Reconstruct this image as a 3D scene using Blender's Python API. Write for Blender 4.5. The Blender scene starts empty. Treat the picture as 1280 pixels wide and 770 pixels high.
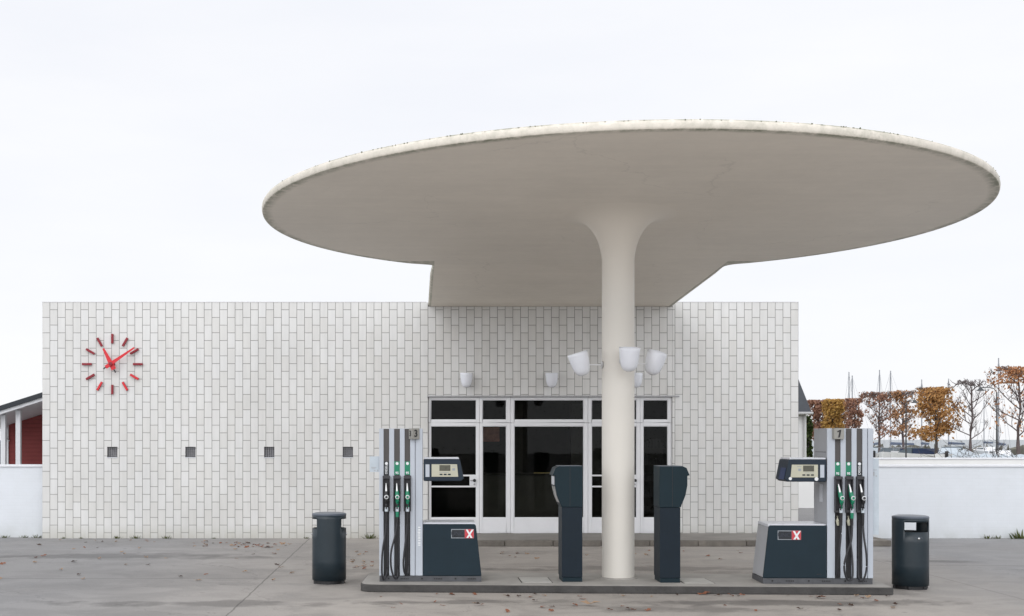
import bpy, bmesh, math, random
from mathutils import Vector, Matrix
R = math.radians
random.seed(7)
scene = bpy.context.scene
COL = scene.collection
F = 1613.0            # focal length in pixels of the 1280 px wide photograph
CX, CY, EYE = 520.0, 549.0, 1.92

# ------------------------------------------------------------------ camera
cam_d = bpy.data.cameras.new('camera')
cam = bpy.data.objects.new('camera', cam_d); COL.objects.link(cam)
cam.location = (0, 0, EYE); cam.rotation_euler = (R(90), 0, 0)
cam_d.sensor_width = 36; cam_d.lens = F / 1280 * 36
cam_d.shift_x = (640 - CX) / 1280; cam_d.shift_y = (CY - 385) / 1280
cam_d.clip_start = 0.1; cam_d.clip_end = 8000
scene.camera = cam

# ------------------------------------------------------------------ sky and light
w = bpy.data.worlds.new('World'); scene.world = w; w.use_nodes = True
nt = w.node_tree; nt.nodes.clear()
def N(t, typ, **kw):
    n = t.nodes.new(typ)
    for k, v in kw.items():
        if k.startswith('i_'):
            key = k[2:]
            n.inputs[int(key) if key.isdigit() else key.replace('_', ' ')].default_value = v
        else: setattr(n, k, v)
    return n
sky = N(nt, 'ShaderNodeTexSky'); sky.sky_type = 'NISHITA'; sky.sun_disc = False
SUN_EL, SUN_AZ = R(34), R(205)
sky.sun_elevation = SUN_EL; sky.sun_rotation = SUN_AZ
tc = N(nt, 'ShaderNodeTexCoord'); sep = N(nt, 'ShaderNodeSeparateXYZ')
nt.links.new(tc.outputs['Generated'], sep.inputs[0])
mp = N(nt, 'ShaderNodeMapping'); mp.inputs['Scale'].default_value = (1.2, 1.2, 5)
nt.links.new(tc.outputs['Generated'], mp.inputs['Vector'])
ns = N(nt, 'ShaderNodeTexNoise'); ns.inputs['Scale'].default_value = 2.2; ns.inputs['Detail'].default_value = 6; ns.inputs['Roughness'].default_value = .55
nt.links.new(mp.outputs[0], ns.inputs['Vector'])
cr = N(nt, 'ShaderNodeValToRGB')
cr.color_ramp.elements[0].position = .32; cr.color_ramp.elements[0].color = (.965, .98, 1.03, 1)
cr.color_ramp.elements[1].position = .66; cr.color_ramp.elements[1].color = (1.03, 1.035, 1.06, 1)
nt.links.new(ns.outputs['Fac'], cr.inputs[0])
# an overcast dome is brighter overhead than at the horizon
mr = N(nt, 'ShaderNodeMapRange'); mr.inputs['From Min'].default_value = .3; mr.inputs['From Max'].default_value = 1
mr.inputs['To Min'].default_value = 1.0; mr.inputs['To Max'].default_value = 1.0
nt.links.new(sep.outputs['Z'], mr.inputs['Value'])
vm = N(nt, 'ShaderNodeVectorMath', operation='SCALE')
nt.links.new(cr.outputs[0], vm.inputs[0])
# sky brightened on the sun's side, out of view, as fill under the canopy
ms = N(nt, 'ShaderNodeMapRange'); ms.interpolation_type = 'SMOOTHSTEP'; ms.inputs['From Min'].default_value = -.15; ms.inputs['From Max'].default_value = .9; ms.inputs['To Min'].default_value = 1.0; ms.inputs['To Max'].default_value = 2.1
dt = N(nt, 'ShaderNodeVectorMath', operation='DOT_PRODUCT'); dt.inputs[1].default_value = (-.25, -.92, .12)
nt.links.new(tc.outputs['Generated'], dt.inputs[0]); nt.links.new(dt.outputs['Value'], ms.inputs['Value'])
mm = N(nt, 'ShaderNodeMath', operation='MULTIPLY'); nt.links.new(mr.outputs[0], mm.inputs[0]); nt.links.new(ms.outputs[0], mm.inputs[1])
nt.links.new(mm.outputs[0], vm.inputs['Scale'])
sk = N(nt, 'ShaderNodeVectorMath', operation='SCALE'); sk.inputs['Scale'].default_value = .08
nt.links.new(sky.outputs[0], sk.inputs[0])
mx = N(nt, 'ShaderNodeMix', data_type='VECTOR'); mx.inputs['Factor'].default_value = .93
nt.links.new(sk.outputs[0], mx.inputs['A']); nt.links.new(vm.outputs[0], mx.inputs['B'])
bg = N(nt, 'ShaderNodeBackground'); bg.inputs['Strength'].default_value = 1.0
nt.links.new(mx.outputs['Result'], bg.inputs['Color'])
wo = N(nt, 'ShaderNodeOutputWorld'); nt.links.new(bg.outputs[0], wo.inputs[0])

sd = bpy.data.lights.new('sun', 'SUN'); sd.energy = 0.28; sd.angle = R(25); sd.color = (1, .97, .93)
so = bpy.data.objects.new('sun', sd); COL.objects.link(so); so.location = (-5, -5, 20)
dirv = Vector((math.sin(SUN_AZ) * math.cos(SUN_EL), math.cos(SUN_AZ) * math.cos(SUN_EL), math.sin(SUN_EL)))
so.rotation_euler = dirv.to_track_quat('Z', 'Y').to_euler()
scene.view_settings.view_transform = 'Standard'; scene.view_settings.look = 'None'
scene.view_settings.exposure = 0.0; scene.view_settings.gamma = 1
scene.view_settings.use_curve_mapping = False
scene.render.engine = 'CYCLES'
scene.cycles.max_bounces = 8; scene.cycles.diffuse_bounces = 5; scene.cycles.transparent_max_bounces = 12
scene.render.resolution_x = 1024; scene.render.resolution_y = 616

# ------------------------------------------------------------------ materials
def new_mat(name):
    m = bpy.data.materials.new(name); m.use_nodes = True
    t = m.node_tree; b = t.nodes['Principled BSDF']
    return m, t, b
def L(t, a, b): t.links.new(a, b)
def simple(name, col, rough=.6, metal=0, var=.12, scale=8, bump=.0, spec=.5, bscale=None, coat=0):
    """principled with a low and a high frequency dirt variation and optional bump"""
    m, t, b = new_mat(name)
    tc = N(t, 'ShaderNodeTexCoord')
    n1 = N(t, 'ShaderNodeTexNoise'); n1.inputs['Scale'].default_value = scale; n1.inputs['Detail'].default_value = 6; n1.inputs['Roughness'].default_value = .65
    L(t, tc.outputs['Object'], n1.inputs['Vector'])
    r = N(t, 'ShaderNodeMapRange'); r.inputs['From Min'].default_value = .25; r.inputs['From Max'].default_value = .75
    r.inputs['To Min'].default_value = 1 - var; r.inputs['To Max'].default_value = 1 + var
    L(t, n1.outputs['Fac'], r.inputs['Value'])
    v = N(t, 'ShaderNodeVectorMath', operation='SCALE'); v.inputs[0].default_value = col
    L(t, r.outputs[0], v.inputs['Scale']); L(t, v.outputs[0], b.inputs['Base Color'])
    b.inputs['Roughness'].default_value = rough; b.inputs['Metallic'].default_value = metal
    b.inputs['Specular IOR Level'].default_value = spec
    b.inputs['Coat Weight'].default_value = coat
    r2 = N(t, 'ShaderNodeMapRange'); r2.inputs['To Min'].default_value = max(0, rough - .12); r2.inputs['To Max'].default_value = min(1, rough + .12)
    L(t, n1.outputs['Fac'], r2.inputs['Value']); L(t, r2.outputs[0], b.inputs['Roughness'])
    if bump:
        n2 = N(t, 'ShaderNodeTexNoise'); n2.inputs['Scale'].default_value = bscale or scale * 8; n2.inputs['Detail'].default_value = 5
        L(t, tc.outputs['Object'], n2.inputs['Vector'])
        bp = N(t, 'ShaderNodeBump'); bp.inputs['Strength'].default_value = bump; bp.inputs['Distance'].default_value = .02
        L(t, n2.outputs['Fac'], bp.inputs['Height']); L(t, bp.outputs[0], b.inputs['Normal'])
    return m

def mathn(t, op, a, b=None, c=None):
    n = N(t, 'ShaderNodeMath', operation=op)
    for i, v in enumerate((a, b, c)):
        if v is None: continue
        if isinstance(v, (int, float)): n.inputs[i].default_value = v
        else: L(t, v, n.inputs[i])
    return n.outputs[0]

def tile_mat():
    m, t, b = new_mat('glazed_tile')
    tc = N(t, 'ShaderNodeTexCoord'); s = N(t, 'ShaderNodeSeparateXYZ'); L(t, tc.outputs['Object'], s.inputs[0])
    cb = N(t, 'ShaderNodeCombineXYZ')
    L(t, mathn(t, 'ADD', s.outputs['Z'], 30 * .298 - 3.687 + .149), cb.inputs['X'])
    L(t, mathn(t, 'ADD', s.outputs['X'], 7.238 + 2 * .1495), cb.inputs['Y'])
    # joints wander a little, as hand-set tiles do
    nz = N(t, 'ShaderNodeTexNoise'); nz.inputs['Scale'].default_value = 3; L(t, tc.outputs['Object'], nz.inputs['Vector'])
    off = N(t, 'ShaderNodeVectorMath', operation='MULTIPLY_ADD')
    L(t, nz.outputs['Color'], off.inputs[0]); off.inputs[1].default_value = (.008, .008, 0); L(t, cb.outputs[0], off.inputs[2])
    br = N(t, 'ShaderNodeTexBrick'); br.offset = .5; br.offset_frequency = 2; br.squash = 1
    L(t, off.outputs[0], br.inputs['Vector'])
    br.inputs['Scale'].default_value = 1; br.inputs['Brick Width'].default_value = .298; br.inputs['Row Height'].default_value = .1495
    br.inputs['Mortar Size'].default_value = .0050; br.inputs['Mortar Smooth'].default_value = .3; br.inputs['Bias'].default_value = 0
    br.inputs['Color1'].default_value = (.69, .688, .672, 1); br.inputs['Color2'].default_value = (.64, .632, .605, 1)
    br.inputs['Mortar'].default_value = (.19, .185, .175, 1)
    # weathering: broad grey washes, vertical streaks from the top, dirt at the foot
    n1 = N(t, 'ShaderNodeTexNoise'); n1.inputs['Scale'].default_value = .7; n1.inputs['Detail'].default_value = 5; L(t, tc.outputs['Object'], n1.inputs['Vector'])
    mp = N(t, 'ShaderNodeMapping'); mp.inputs['Scale'].default_value = (5, 5, .5); L(t, tc.outputs['Object'], mp.inputs['Vector'])
    n2 = N(t, 'ShaderNodeTexNoise'); n2.inputs['Scale'].default_value = 2; n2.inputs['Detail'].default_value = 6; L(t, mp.outputs[0], n2.inputs['Vector'])
    f1 = N(t, 'ShaderNodeMapRange'); f1.inputs['From Min'].default_value = .3; f1.inputs['From Max'].default_value = .7; f1.inputs['To Min'].default_value = .93; f1.inputs['To Max'].default_value = 1.03
    L(t, n1.outputs['Fac'], f1.inputs['Value'])
    f2 = N(t, 'ShaderNodeMapRange'); f2.inputs['From Min'].default_value = .35; f2.inputs['From Max'].default_value = .65; f2.inputs['To Min'].default_value = .955; f2.inputs['To Max'].default_value = 1.02
    L(t, n2.outputs['Fac'], f2.inputs['Value'])
    f = mathn(t, 'MULTIPLY', f1.outputs[0], f2.outputs[0])
    v = N(t, 'ShaderNodeVectorMath', operation='SCALE'); L(t, br.outputs['Color'], v.inputs[0]); L(t, f, v.inputs['Scale'])
    # foot dirt
    foot = N(t, 'ShaderNodeMapRange'); foot.inputs['From Min'].default_value = .02; foot.inputs['From Max'].default_value = .28; foot.inputs['To Min'].default_value = 1; foot.inputs['To Max'].default_value = 0
    L(t, s.outputs['Z'], foot.inputs['Value'])
    ff = mathn(t, 'MULTIPLY', mathn(t, 'MULTIPLY', foot.outputs[0], n2.outputs['Fac']), .75)
    mxc = N(t, 'ShaderNodeMix', data_type='RGBA'); L(t, ff, mxc.inputs['Factor']); L(t, v.outputs[0], mxc.inputs['A']); mxc.inputs['B'].default_value = (.33, .32, .25, 1)
    L(t, mxc.outputs['Result'], b.inputs['Base Color'])
    rr = N(t, 'ShaderNodeMapRange'); rr.inputs['To Min'].default_value = .30; rr.inputs['To Max'].default_value = .85
    L(t, br.outputs['Fac'], rr.inputs['Value']); L(t, rr.outputs[0], b.inputs['Roughness'])
    bp = N(t, 'ShaderNodeBump'); bp.invert = True; bp.inputs['Strength'].default_value = .6; bp.inputs['Distance'].default_value = .006
    L(t, br.outputs['Fac'], bp.inputs['Height']); L(t, bp.outputs[0], b.inputs['Normal'])
    return m

def asphalt_mat():
    m, t, b = new_mat('worn_asphalt')
    tc = N(t, 'ShaderNodeTexCoord'); s = N(t, 'ShaderNodeSeparateXYZ'); L(t, tc.outputs['Object'], s.inputs[0])
    P = tc.outputs['Object']
    def noise(scale, detail=6, rough=.6, sc=(1, 1, 1), dist=0):
        mp = N(t, 'ShaderNodeMapping'); mp.inputs['Scale'].default_value = sc; L(t, P, mp.inputs['Vector'])
        n = N(t, 'ShaderNodeTexNoise'); n.inputs['Scale'].default_value = scale; n.inputs['Detail'].default_value = detail
        n.inputs['Roughness'].default_value = rough; n.inputs['Distortion'].default_value = dist
        L(t, mp.outputs[0], n.inputs['Vector']); return n
    def rng(v, a, b_, c, d):
        r = N(t, 'ShaderNodeMapRange'); r.inputs['From Min'].default_value = a; r.inputs['From Max'].default_value = b_
        r.inputs['To Min'].default_value = c; r.inputs['To Max'].default_value = d; L(t, v, r.inputs['Value']); return r.outputs[0]
    broad = noise(.25, 4, .5); mid = noise(1.3, 8, .66, (.85, 1.15, 1), .8); fine = noise(60, 4, .7); speck = noise(160, 2, .8)
    f = mathn(t, 'MULTIPLY', rng(broad.outputs['Fac'], .3, .7, .84, 1.14), rng(fine.outputs['Fac'], .2, .8, .78, 1.22))
    f = mathn(t, 'MULTIPLY', f, rng(speck.outputs['Fac'], .3, .75, .80, 1.22))
    # blotchy oil and damp patches
    f = mathn(t, 'MULTIPLY', f, rng(mid.outputs['Fac'], .34, .54, .74, 1.03))
    # named damp patches with ragged outlines: (x, y, rx, ry, depth)
    warp = noise(1.6, 5, .6)
    for (x, y, rx, ry, d) in ((-4.9, 21.2, 2.6, .55, .32), (-3.2, 20.9, 1.3, .3, .22), (-2.4, 15.1, 1.9, .32, .38), (.15, 15.2, 1.1, .22, .42),
                              (4.4, 15.1, 2.3, .30, .45), (2.9, 14.6, 1.2, .35, .35), (-.6, 18.8, 1.6, .4, .25), (3.2, 19.2, 2.2, .45, .3), (1.3, 19.0, 1.2, .3, .26), (8.2, 20.3, .9, .25, .35), (5.1, 18.6, 1.2, .3, .25)):
        dx = mathn(t, 'DIVIDE', mathn(t, 'SUBTRACT', s.outputs['X'], x), rx)
        dy = mathn(t, 'DIVIDE', mathn(t, 'SUBTRACT', s.outputs['Y'], y), ry)
        q = mathn(t, 'SQRT', mathn(t, 'ADD', mathn(t, 'MULTIPLY', dx, dx), mathn(t, 'MULTIPLY', dy, dy)))
        q = mathn(t, 'ADD', q, mathn(t, 'MULTIPLY', mathn(t, 'SUBTRACT', warp.outputs['Fac'], .5), 3.2))
        f = mathn(t, 'MULTIPLY', f, rng(q, .45, 1.0, 1 - d * 1.05, 1))
    # dark oil drips
    vd = N(t, 'ShaderNodeTexVoronoi'); vd.inputs['Scale'].default_value = 1.7; L(t, P, vd.inputs['Vector'])
    gate = rng(noise(.5, 3).outputs['Fac'], .48, .58, 0, 1)
    dr = mathn(t, 'MULTIPLY', rng(mathn(t, 'ADD', vd.outputs['Distance'], mathn(t, 'MULTIPLY', fine.outputs['Fac'], .05)), .05, .11, .5, 0), gate)
    f = mathn(t, 'MULTIPLY', f, mathn(t, 'SUBTRACT', 1, dr))
    # construction joints, with crumbling edges
    jw = mathn(t, 'MULTIPLY', mathn(t, 'SUBTRACT', noise(3, 4).outputs['Fac'], .5), .05)
    def joint(coord, at, width, f, gate=None):
        d = mathn(t, 'ABSOLUTE', mathn(t, 'ADD', mathn(t, 'SUBTRACT', coord, at), jw))
        k = rng(d, width * .5, width, .55, 1)
        if gate is not None: k = mathn(t, 'ADD', mathn(t, 'MULTIPLY', k, gate), mathn(t, 'SUBTRACT', 1, gate))
        return mathn(t, 'MULTIPLY', f, k)
    f = joint(s.outputs['X'], -2.06, .014, f); f = joint(s.outputs['X'], 7.28, .010, f)
    left = mathn(t, 'LESS_THAN', s.outputs['X'], -2.06)
    f = joint(s.outputs['Y'], 17.8, .022, f, left)
    right = mathn(t, 'GREATER_THAN', s.outputs['X'], 7.28)
    f = joint(s.outputs['Y'], 19.6, .02, f, right)
    # hairline cracks
    vo = N(t, 'ShaderNodeTexVoronoi', feature='DISTANCE_TO_EDGE'); vo.inputs['Scale'].default_value = .22
    wv = N(t, 'ShaderNodeVectorMath', operation='MULTIPLY_ADD'); nn = noise(1.3, 5)
    L(t, nn.outputs['Color'], wv.inputs[0]); wv.inputs[1].default_value = (1.6, 1.6, 0); L(t, P, wv.inputs[2]); L(t, wv.outputs[0], vo.inputs['Vector'])
    f = mathn(t, 'MULTIPLY', f, rng(vo.outputs['Distance'], .0, .0022, .72, 1))
    tint = N(t, 'ShaderNodeMix', data_type='RGBA'); L(t, broad.outputs['Fac'], tint.inputs['Factor'])
    tint.inputs['A'].default_value = (.268, .258, .247, 1); tint.inputs['B'].default_value = (.245, .246, .253, 1)
    # paler, warmer ground across the canopy's width, brightened in colour against its shade
    shade_lift = mathn(t, 'MULTIPLY', rng(mathn(t, 'ADD', s.outputs['X'], mathn(t, 'MULTIPLY', broad.outputs['Fac'], 3)), -3.2, 1.2, 0, 1), rng(mathn(t, 'ADD', s.outputs['X'], mathn(t, 'MULTIPLY', broad.outputs['Fac'], 3)), 7.2, 10.5, 1, 0))
    tn2 = N(t, 'ShaderNodeMix', data_type='RGBA'); L(t, shade_lift, tn2.inputs['Factor']); L(t, tint.outputs['Result'], tn2.inputs['A']); tn2.inputs['B'].default_value = (.37, .34, .308, 1); tint = tn2
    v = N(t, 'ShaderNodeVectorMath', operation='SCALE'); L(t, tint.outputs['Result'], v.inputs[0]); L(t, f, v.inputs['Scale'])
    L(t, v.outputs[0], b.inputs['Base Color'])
    L(t, rng(mid.outputs['Fac'], .30, .5, .45, .85), b.inputs['Roughness'])
    bp = N(t, 'ShaderNodeBump'); bp.inputs['Strength'].default_value = .5; bp.inputs['Distance'].default_value = .006
    L(t, fine.outputs['Fac'], bp.inputs['Height']); L(t, bp.outputs[0], b.inputs['Normal'])
    return m

ELL_C = (2.65, 17.05); ELL_A, ELL_B, ELL_ROT = 4.66, 4.08, R(-5.5)
def ceil_h(y): return 4.493 + .045 * (25 - y)
NX0, NX1 = .235, 4.94
def canopy_mat():
    m, t, b = new_mat('painted_concrete')
    tc = N(t, 'ShaderNodeTexCoord'); P = tc.outputs['Object']
    s = N(t, 'ShaderNodeSeparateXYZ'); L(t, P, s.inputs[0])
    def noise(scale, detail=6, rough=.6, sc=(1, 1, 1)):
        mp = N(t, 'ShaderNodeMapping'); mp.inputs['Scale'].default_value = sc; L(t, P, mp.inputs['Vector'])
        n = N(t, 'ShaderNodeTexNoise'); n.inputs['Scale'].default_value = scale; n.inputs['Detail'].default_value = detail; n.inputs['Roughness'].default_value = rough
        L(t, mp.outputs[0], n.inputs['Vector']); return n
    def rng(v, a, b_, c, d):
        r = N(t, 'ShaderNodeMapRange'); r.inputs['From Min'].default_value = a; r.inputs['From Max'].default_value = b_
        r.inputs['To Min'].default_value = c; r.inputs['To Max'].default_value = d; L(t, v, r.inputs['Value']); return r.outputs[0]
    broad = noise(.35, 4); fine = noise(7, 7, .7); form = noise(1.6, 6, .65, (.25, 3.0, 1))
    f = mathn(t, 'MULTIPLY', rng(broad.outputs['Fac'], .3, .7, .92, 1.06), rng(fine.outputs['Fac'], .25, .75, .97, 1.025))
    f = mathn(t, 'MULTIPLY', f, rng(form.outputs['Fac'], .3, .7, .975, 1.02))
    col = N(t, 'ShaderNodeVectorMath', operation='SCALE'); col.inputs[0].default_value = (.84, .78, .69); L(t, f, col.inputs['Scale'])
    # hairline cracks in the paint film
    vc = N(t, 'ShaderNodeTexVoronoi', feature='DISTANCE_TO_EDGE'); vc.inputs['Scale'].default_value = .38
    wv = N(t, 'ShaderNodeVectorMath', operation='MULTIPLY_ADD'); L(t, noise(1.1, 5).outputs['Color'], wv.inputs[0]); wv.inputs[1].default_value = (1.2, 1.2, 0); L(t, P, wv.inputs[2]); L(t, wv.outputs[0], vc.inputs['Vector'])
    ck_ = mathn(t, 'ADD', rng(vc.outputs['Distance'], 0, .006, .90, 1), rng(noise(.45, 3).outputs['Fac'], .45, .55, .1, 0))
    cs = N(t, 'ShaderNodeVectorMath', operation='SCALE'); L(t, col.outputs[0], cs.inputs[0]); L(t, mathn(t, 'MINIMUM', ck_, 1), cs.inputs['Scale']); col = cs
    # algae along the drip edge of the disc
    dx = mathn(t, 'SUBTRACT', s.outputs['X'], ELL_C[0]); dy = mathn(t, 'SUBTRACT', s.outputs['Y'], ELL_C[1])
    c_, s_ = math.cos(ELL_ROT), math.sin(ELL_ROT)
    u = mathn(t, 'DIVIDE', mathn(t, 'ADD', mathn(t, 'MULTIPLY', dx, c_), mathn(t, 'MULTIPLY', dy, s_)), ELL_A)
    v = mathn(t, 'DIVIDE', mathn(t, 'SUBTRACT', mathn(t, 'MULTIPLY', dy, c_), mathn(t, 'MULTIPLY', dx, s_)), ELL_B)
    rad = mathn(t, 'SQRT', mathn(t, 'ADD', mathn(t, 'MULTIPLY', u, u), mathn(t, 'MULTIPLY', v, v)))
    e1 = mathn(t, 'MULTIPLY', rng(rad, .972, .995, 0, 1), mathn(t, 'LESS_THAN', rad, 1.0022))
    spots = noise(9, 8, .75); big = noise(.8, 3)
    k = mathn(t, 'MULTIPLY', e1, mathn(t, 'MULTIPLY', rng(spots.outputs['Fac'], .36, .56, .1, 1), rng(big.outputs['Fac'], .36, .56, .45, 1)))
    # the neck's sides carry the same growth
    sx = mathn(t, 'ABSOLUTE', mathn(t, 'SUBTRACT', s.outputs['X'], (NX0 + NX1) / 2))
    e2 = mathn(t, 'MULTIPLY', rng(sx, (NX1 - NX0) / 2 - .062, (NX1 - NX0) / 2 - .045, 0, 1), mathn(t, 'GREATER_THAN', s.outputs['Y'], 20.2))
    e2 = mathn(t, 'MULTIPLY', e2, rng(sx, (NX1 - NX0) / 2 + .04, (NX1 - NX0) / 2 + .05, 1, 1))
    nk = mathn(t, 'MULTIPLY', mathn(t, 'GREATER_THAN', s.outputs['Y'], 19.0), mathn(t, 'LESS_THAN', sx, (NX1 - NX0) / 2))
    k = mathn(t, 'MULTIPLY', k, mathn(t, 'SUBTRACT', 1, nk))
    k2 = mathn(t, 'MULTIPLY', e2, rng(spots.outputs['Fac'], .32, .62, .15, .9))
    lip = mathn(t, 'MULTIPLY', mathn(t, 'GREATER_THAN', rad, 1.0022), mathn(t, 'MULTIPLY', rng(spots.outputs['Fac'],   .40, .7, .16, .7), rng(big.outputs['Fac'], .4, .62, .55, 1)))
    lip = mathn(t, 'MULTIPLY', lip, mathn(t, 'SUBTRACT', 1, nk))
    k = mathn(t, 'MAXIMUM', mathn(t, 'MAXIMUM', k, k2), mathn(t, 'MINIMUM', lip, .45))
    mixc = N(t, 'ShaderNodeMix', data_type='RGBA'); L(t, mathn(t, 'MULTIPLY', k, .8), mixc.inputs['Factor']); L(t, col.outputs[0], mixc.inputs['A'])
    mixc.inputs['B'].default_value = (.17, .19, .12, 1)
    L(t, mixc.outputs['Result'], b.inputs['Base Color']); b.inputs['Roughness'].default_value = .62
    bp = N(t, 'ShaderNodeBump'); bp.inputs['Strength'].default_value = .15; bp.inputs['Distance'].default_value = .01
    L(t, form.outputs['Fac'], bp.inputs['Height']); L(t, bp.outputs[0], b.inputs['Normal'])
    return m

def painted_brick(name, col):
    m, t, b = new_mat(name)
    tc = N(t, 'ShaderNodeTexCoord'); s = N(t, 'ShaderNodeSeparateXYZ'); L(t, tc.outputs['Object'], s.inputs[0])
    cb = N(t, 'ShaderNodeCombineXYZ'); L(t, s.outputs['X'], cb.inputs['X']); L(t, s.outputs['Z'], cb.inputs['Y'])
    br = N(t, 'ShaderNodeTexBrick'); L(t, cb.outputs[0], br.inputs['Vector']); br.inputs['Scale'].default_value = 1
    br.inputs['Brick Width'].default_value = .24; br.inputs['Row Height'].default_value = .068; br.inputs['Mortar Size'].default_value = .006; br.inputs['Mortar Smooth'].default_value = 1
    br.inputs['Color1'].default_value = (*col, 1); br.inputs['Color2'].default_value = (*[c * .985 for c in col], 1); br.inputs['Mortar'].default_value = (*[c * .965 for c in col], 1)
    n = N(t, 'ShaderNodeTexNoise'); n.inputs['Scale'].default_value = 1.6; n.inputs['Detail'].default_value = 7; n.inputs['Roughness'].default_value = .65; L(t, tc.outputs['Object'], n.inputs['Vector'])
    foot = N(t, 'ShaderNodeMapRange'); foot.inputs['From Min'].default_value = 0; foot.inputs['From Max'].default_value = .45; foot.inputs['To Min'].default_value = .75; foot.inputs['To Max'].default_value = 0
    L(t, s.outputs['Z'], foot.inputs['Value'])
    gr = N(t, 'ShaderNodeMapRange'); gr.inputs['From Min'].default_value = .35; gr.inputs['From Max'].default_value = .7; gr.inputs['To Min'].default_value = 0; gr.inputs['To Max'].default_value = .25; L(t, n.outputs['Fac'], gr.inputs['Value'])
    k = mathn(t, 'ADD', mathn(t, 'MULTIPLY', mathn(t, 'MULTIPLY', foot.outputs[0], foot.outputs[0]), n.outputs['Fac']), mathn(t, 'MULTIPLY', gr.outputs[0], .5))
    mx_ = N(t, 'ShaderNodeMix', data_type='RGBA'); L(t, k, mx_.inputs['Factor']); L(t, br.outputs['Color'], mx_.inputs['A']); mx_.inputs['B'].default_value = (.36, .37, .33, 1)
    L(t, mx_.outputs['Result'], b.inputs['Base Color']); b.inputs['Roughness'].default_value = .8
    bp = N(t, 'ShaderNodeBump'); bp.invert = True; bp.inputs['Strength'].default_value = .3; bp.inputs['Distance'].default_value = .003; L(t, br.outputs['Fac'], bp.inputs['Height']); L(t, bp.outputs[0], b.inputs['Normal'])
    return m
def glass_mat():
    m = bpy.data.materials.new('window_glass'); m.use_nodes = True; t = m.node_tree; t.nodes.clear()
    tr = N(t, 'ShaderNodeBsdfTransparent'); tr.inputs[0].default_value = (.72, .74, .73, 1)
    gl = N(t, 'ShaderNodeBsdfGlossy'); gl.inputs['Roughness'].default_value = .01; gl.inputs['Color'].default_value = (.9, .9, .9, 1)
    fr = N(t, 'ShaderNodeFresnel'); fr.inputs['IOR'].default_value = 1.17
    mxs = N(t, 'ShaderNodeMixShader'); out = N(t, 'ShaderNodeOutputMaterial')
    L(t, fr.outputs[0], mxs.inputs[0]); L(t, tr.outputs[0], mxs.inputs[1]); L(t, gl.outputs[0], mxs.inputs[2]); L(t, mxs.outputs[0], out.inputs[0])
    return m

def boards_mat(name, col, period=.14):
    m, t, b = new_mat(name)
    tc = N(t, 'ShaderNodeTexCoord'); s = N(t, 'ShaderNodeSeparateXYZ'); L(t, tc.outputs['Object'], s.inputs[0])
    fr = mathn(t, 'FRACT', mathn(t, 'DIVIDE', s.outputs['Z'], period))
    n = N(t, 'ShaderNodeTexNoise'); n.inputs['Scale'].default_value = 3; n.inputs['Detail'].default_value = 6; L(t, tc.outputs['Object'], n.inputs['Vector'])
    g = N(t, 'ShaderNodeMapRange'); g.inputs['From Min'].default_value = 0; g.inputs['From Max'].default_value = .12; g.inputs['To Min'].default_value = .45; g.inputs['To Max'].default_value = 1
    L(t, fr, g.inputs['Value'])
    g2 = N(t, 'ShaderNodeMapRange'); g2.inputs['To Min'].default_value = .8; g2.inputs['To Max'].default_value = 1.2; L(t, n.outputs['Fac'], g2.inputs['Value'])
    v = N(t, 'ShaderNodeVectorMath', operation='SCALE'); v.inputs[0].default_value = col
    L(t, mathn(t, 'MULTIPLY', g.outputs[0], g2.outputs[0]), v.inputs['Scale']); L(t, v.outputs[0], b.inputs['Base Color']); b.inputs['Roughness'].default_value = .7
    bp = N(t, 'ShaderNodeBump'); bp.inputs['Distance'].default_value = .02; L(t, fr, bp.inputs['Height']); L(t, bp.outputs[0], b.inputs['Normal'])
    return m

def leaf_mat(name, c1, c2, trans=.25):
    m, t, b = new_mat(name)
    g = N(t, 'ShaderNodeNewGeometry')
    r = N(t, 'ShaderNodeMix', data_type='RGBA'); L(t, g.outputs['Random Per Island'], r.inputs['Factor'])
    r.inputs['A'].default_value = (*c1, 1); r.inputs['B'].default_value = (*c2, 1)
    L(t, r.outputs['Result'], b.inputs['Base Color']); b.inputs['Roughness'].default_value = .7
    b.inputs['Specular IOR Level'].default_value = .2
    tl = N(t, 'ShaderNodeBsdfTranslucent'); L(t, r.outputs['Result'], tl.inputs['Color'])
    ms = N(t, 'ShaderNodeMixShader'); ms.inputs[0].default_value = trans
    out = [n for n in t.nodes if n.type == 'OUTPUT_MATERIAL'][0]
    L(t, b.outputs[0], ms.inputs[1]); L(t, tl.outputs[0], ms.inputs[2]); L(t, ms.outputs[0], out.inputs[0])
    return m

M = {}
M['tile'] = tile_mat(); M['asphalt'] = asphalt_mat(); M['canopy'] = canopy_mat(); M['glass'] = glass_mat()
M['canopy_column'] = simple('column_paint_pale', (.73, .70, .64), .5, var=.03, scale=1.0, bump=.1, bscale=6)
def column_top():
    # base colour blends from the shaft's greyer tone to the soffit's cream at the head
    t = M['canopy_column'].node_tree; b = t.nodes['Principled BSDF']; src = b.inputs['Base Color'].links[0].from_socket
    tc = N(t, 'ShaderNodeTexCoord'); s = N(t, 'ShaderNodeSeparateXYZ'); L(t, tc.outputs['Object'], s.inputs[0])
    k = N(t, 'ShaderNodeMapRange'); k.inputs['From Min'].default_value = 3.7; k.inputs['From Max'].default_value = 4.75; L(t, s.outputs['Z'], k.inputs['Value'])
    mx_ = N(t, 'ShaderNodeMix', data_type='RGBA'); L(t, k.outputs[0], mx_.inputs['Factor']); L(t, src, mx_.inputs['A']); mx_.inputs['B'].default_value = (.835, .775, .685, 1)
    L(t, mx_.outputs['Result'], b.inputs['Base Color'])
column_top()
M['column'] = simple('column_paint', (.80, .78, .73), .5, var=.035, scale=1.2, bump=.12, bscale=6)
M['white_wall'] = painted_brick('limewashed_brick', (.70, .73, .765))
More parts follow.
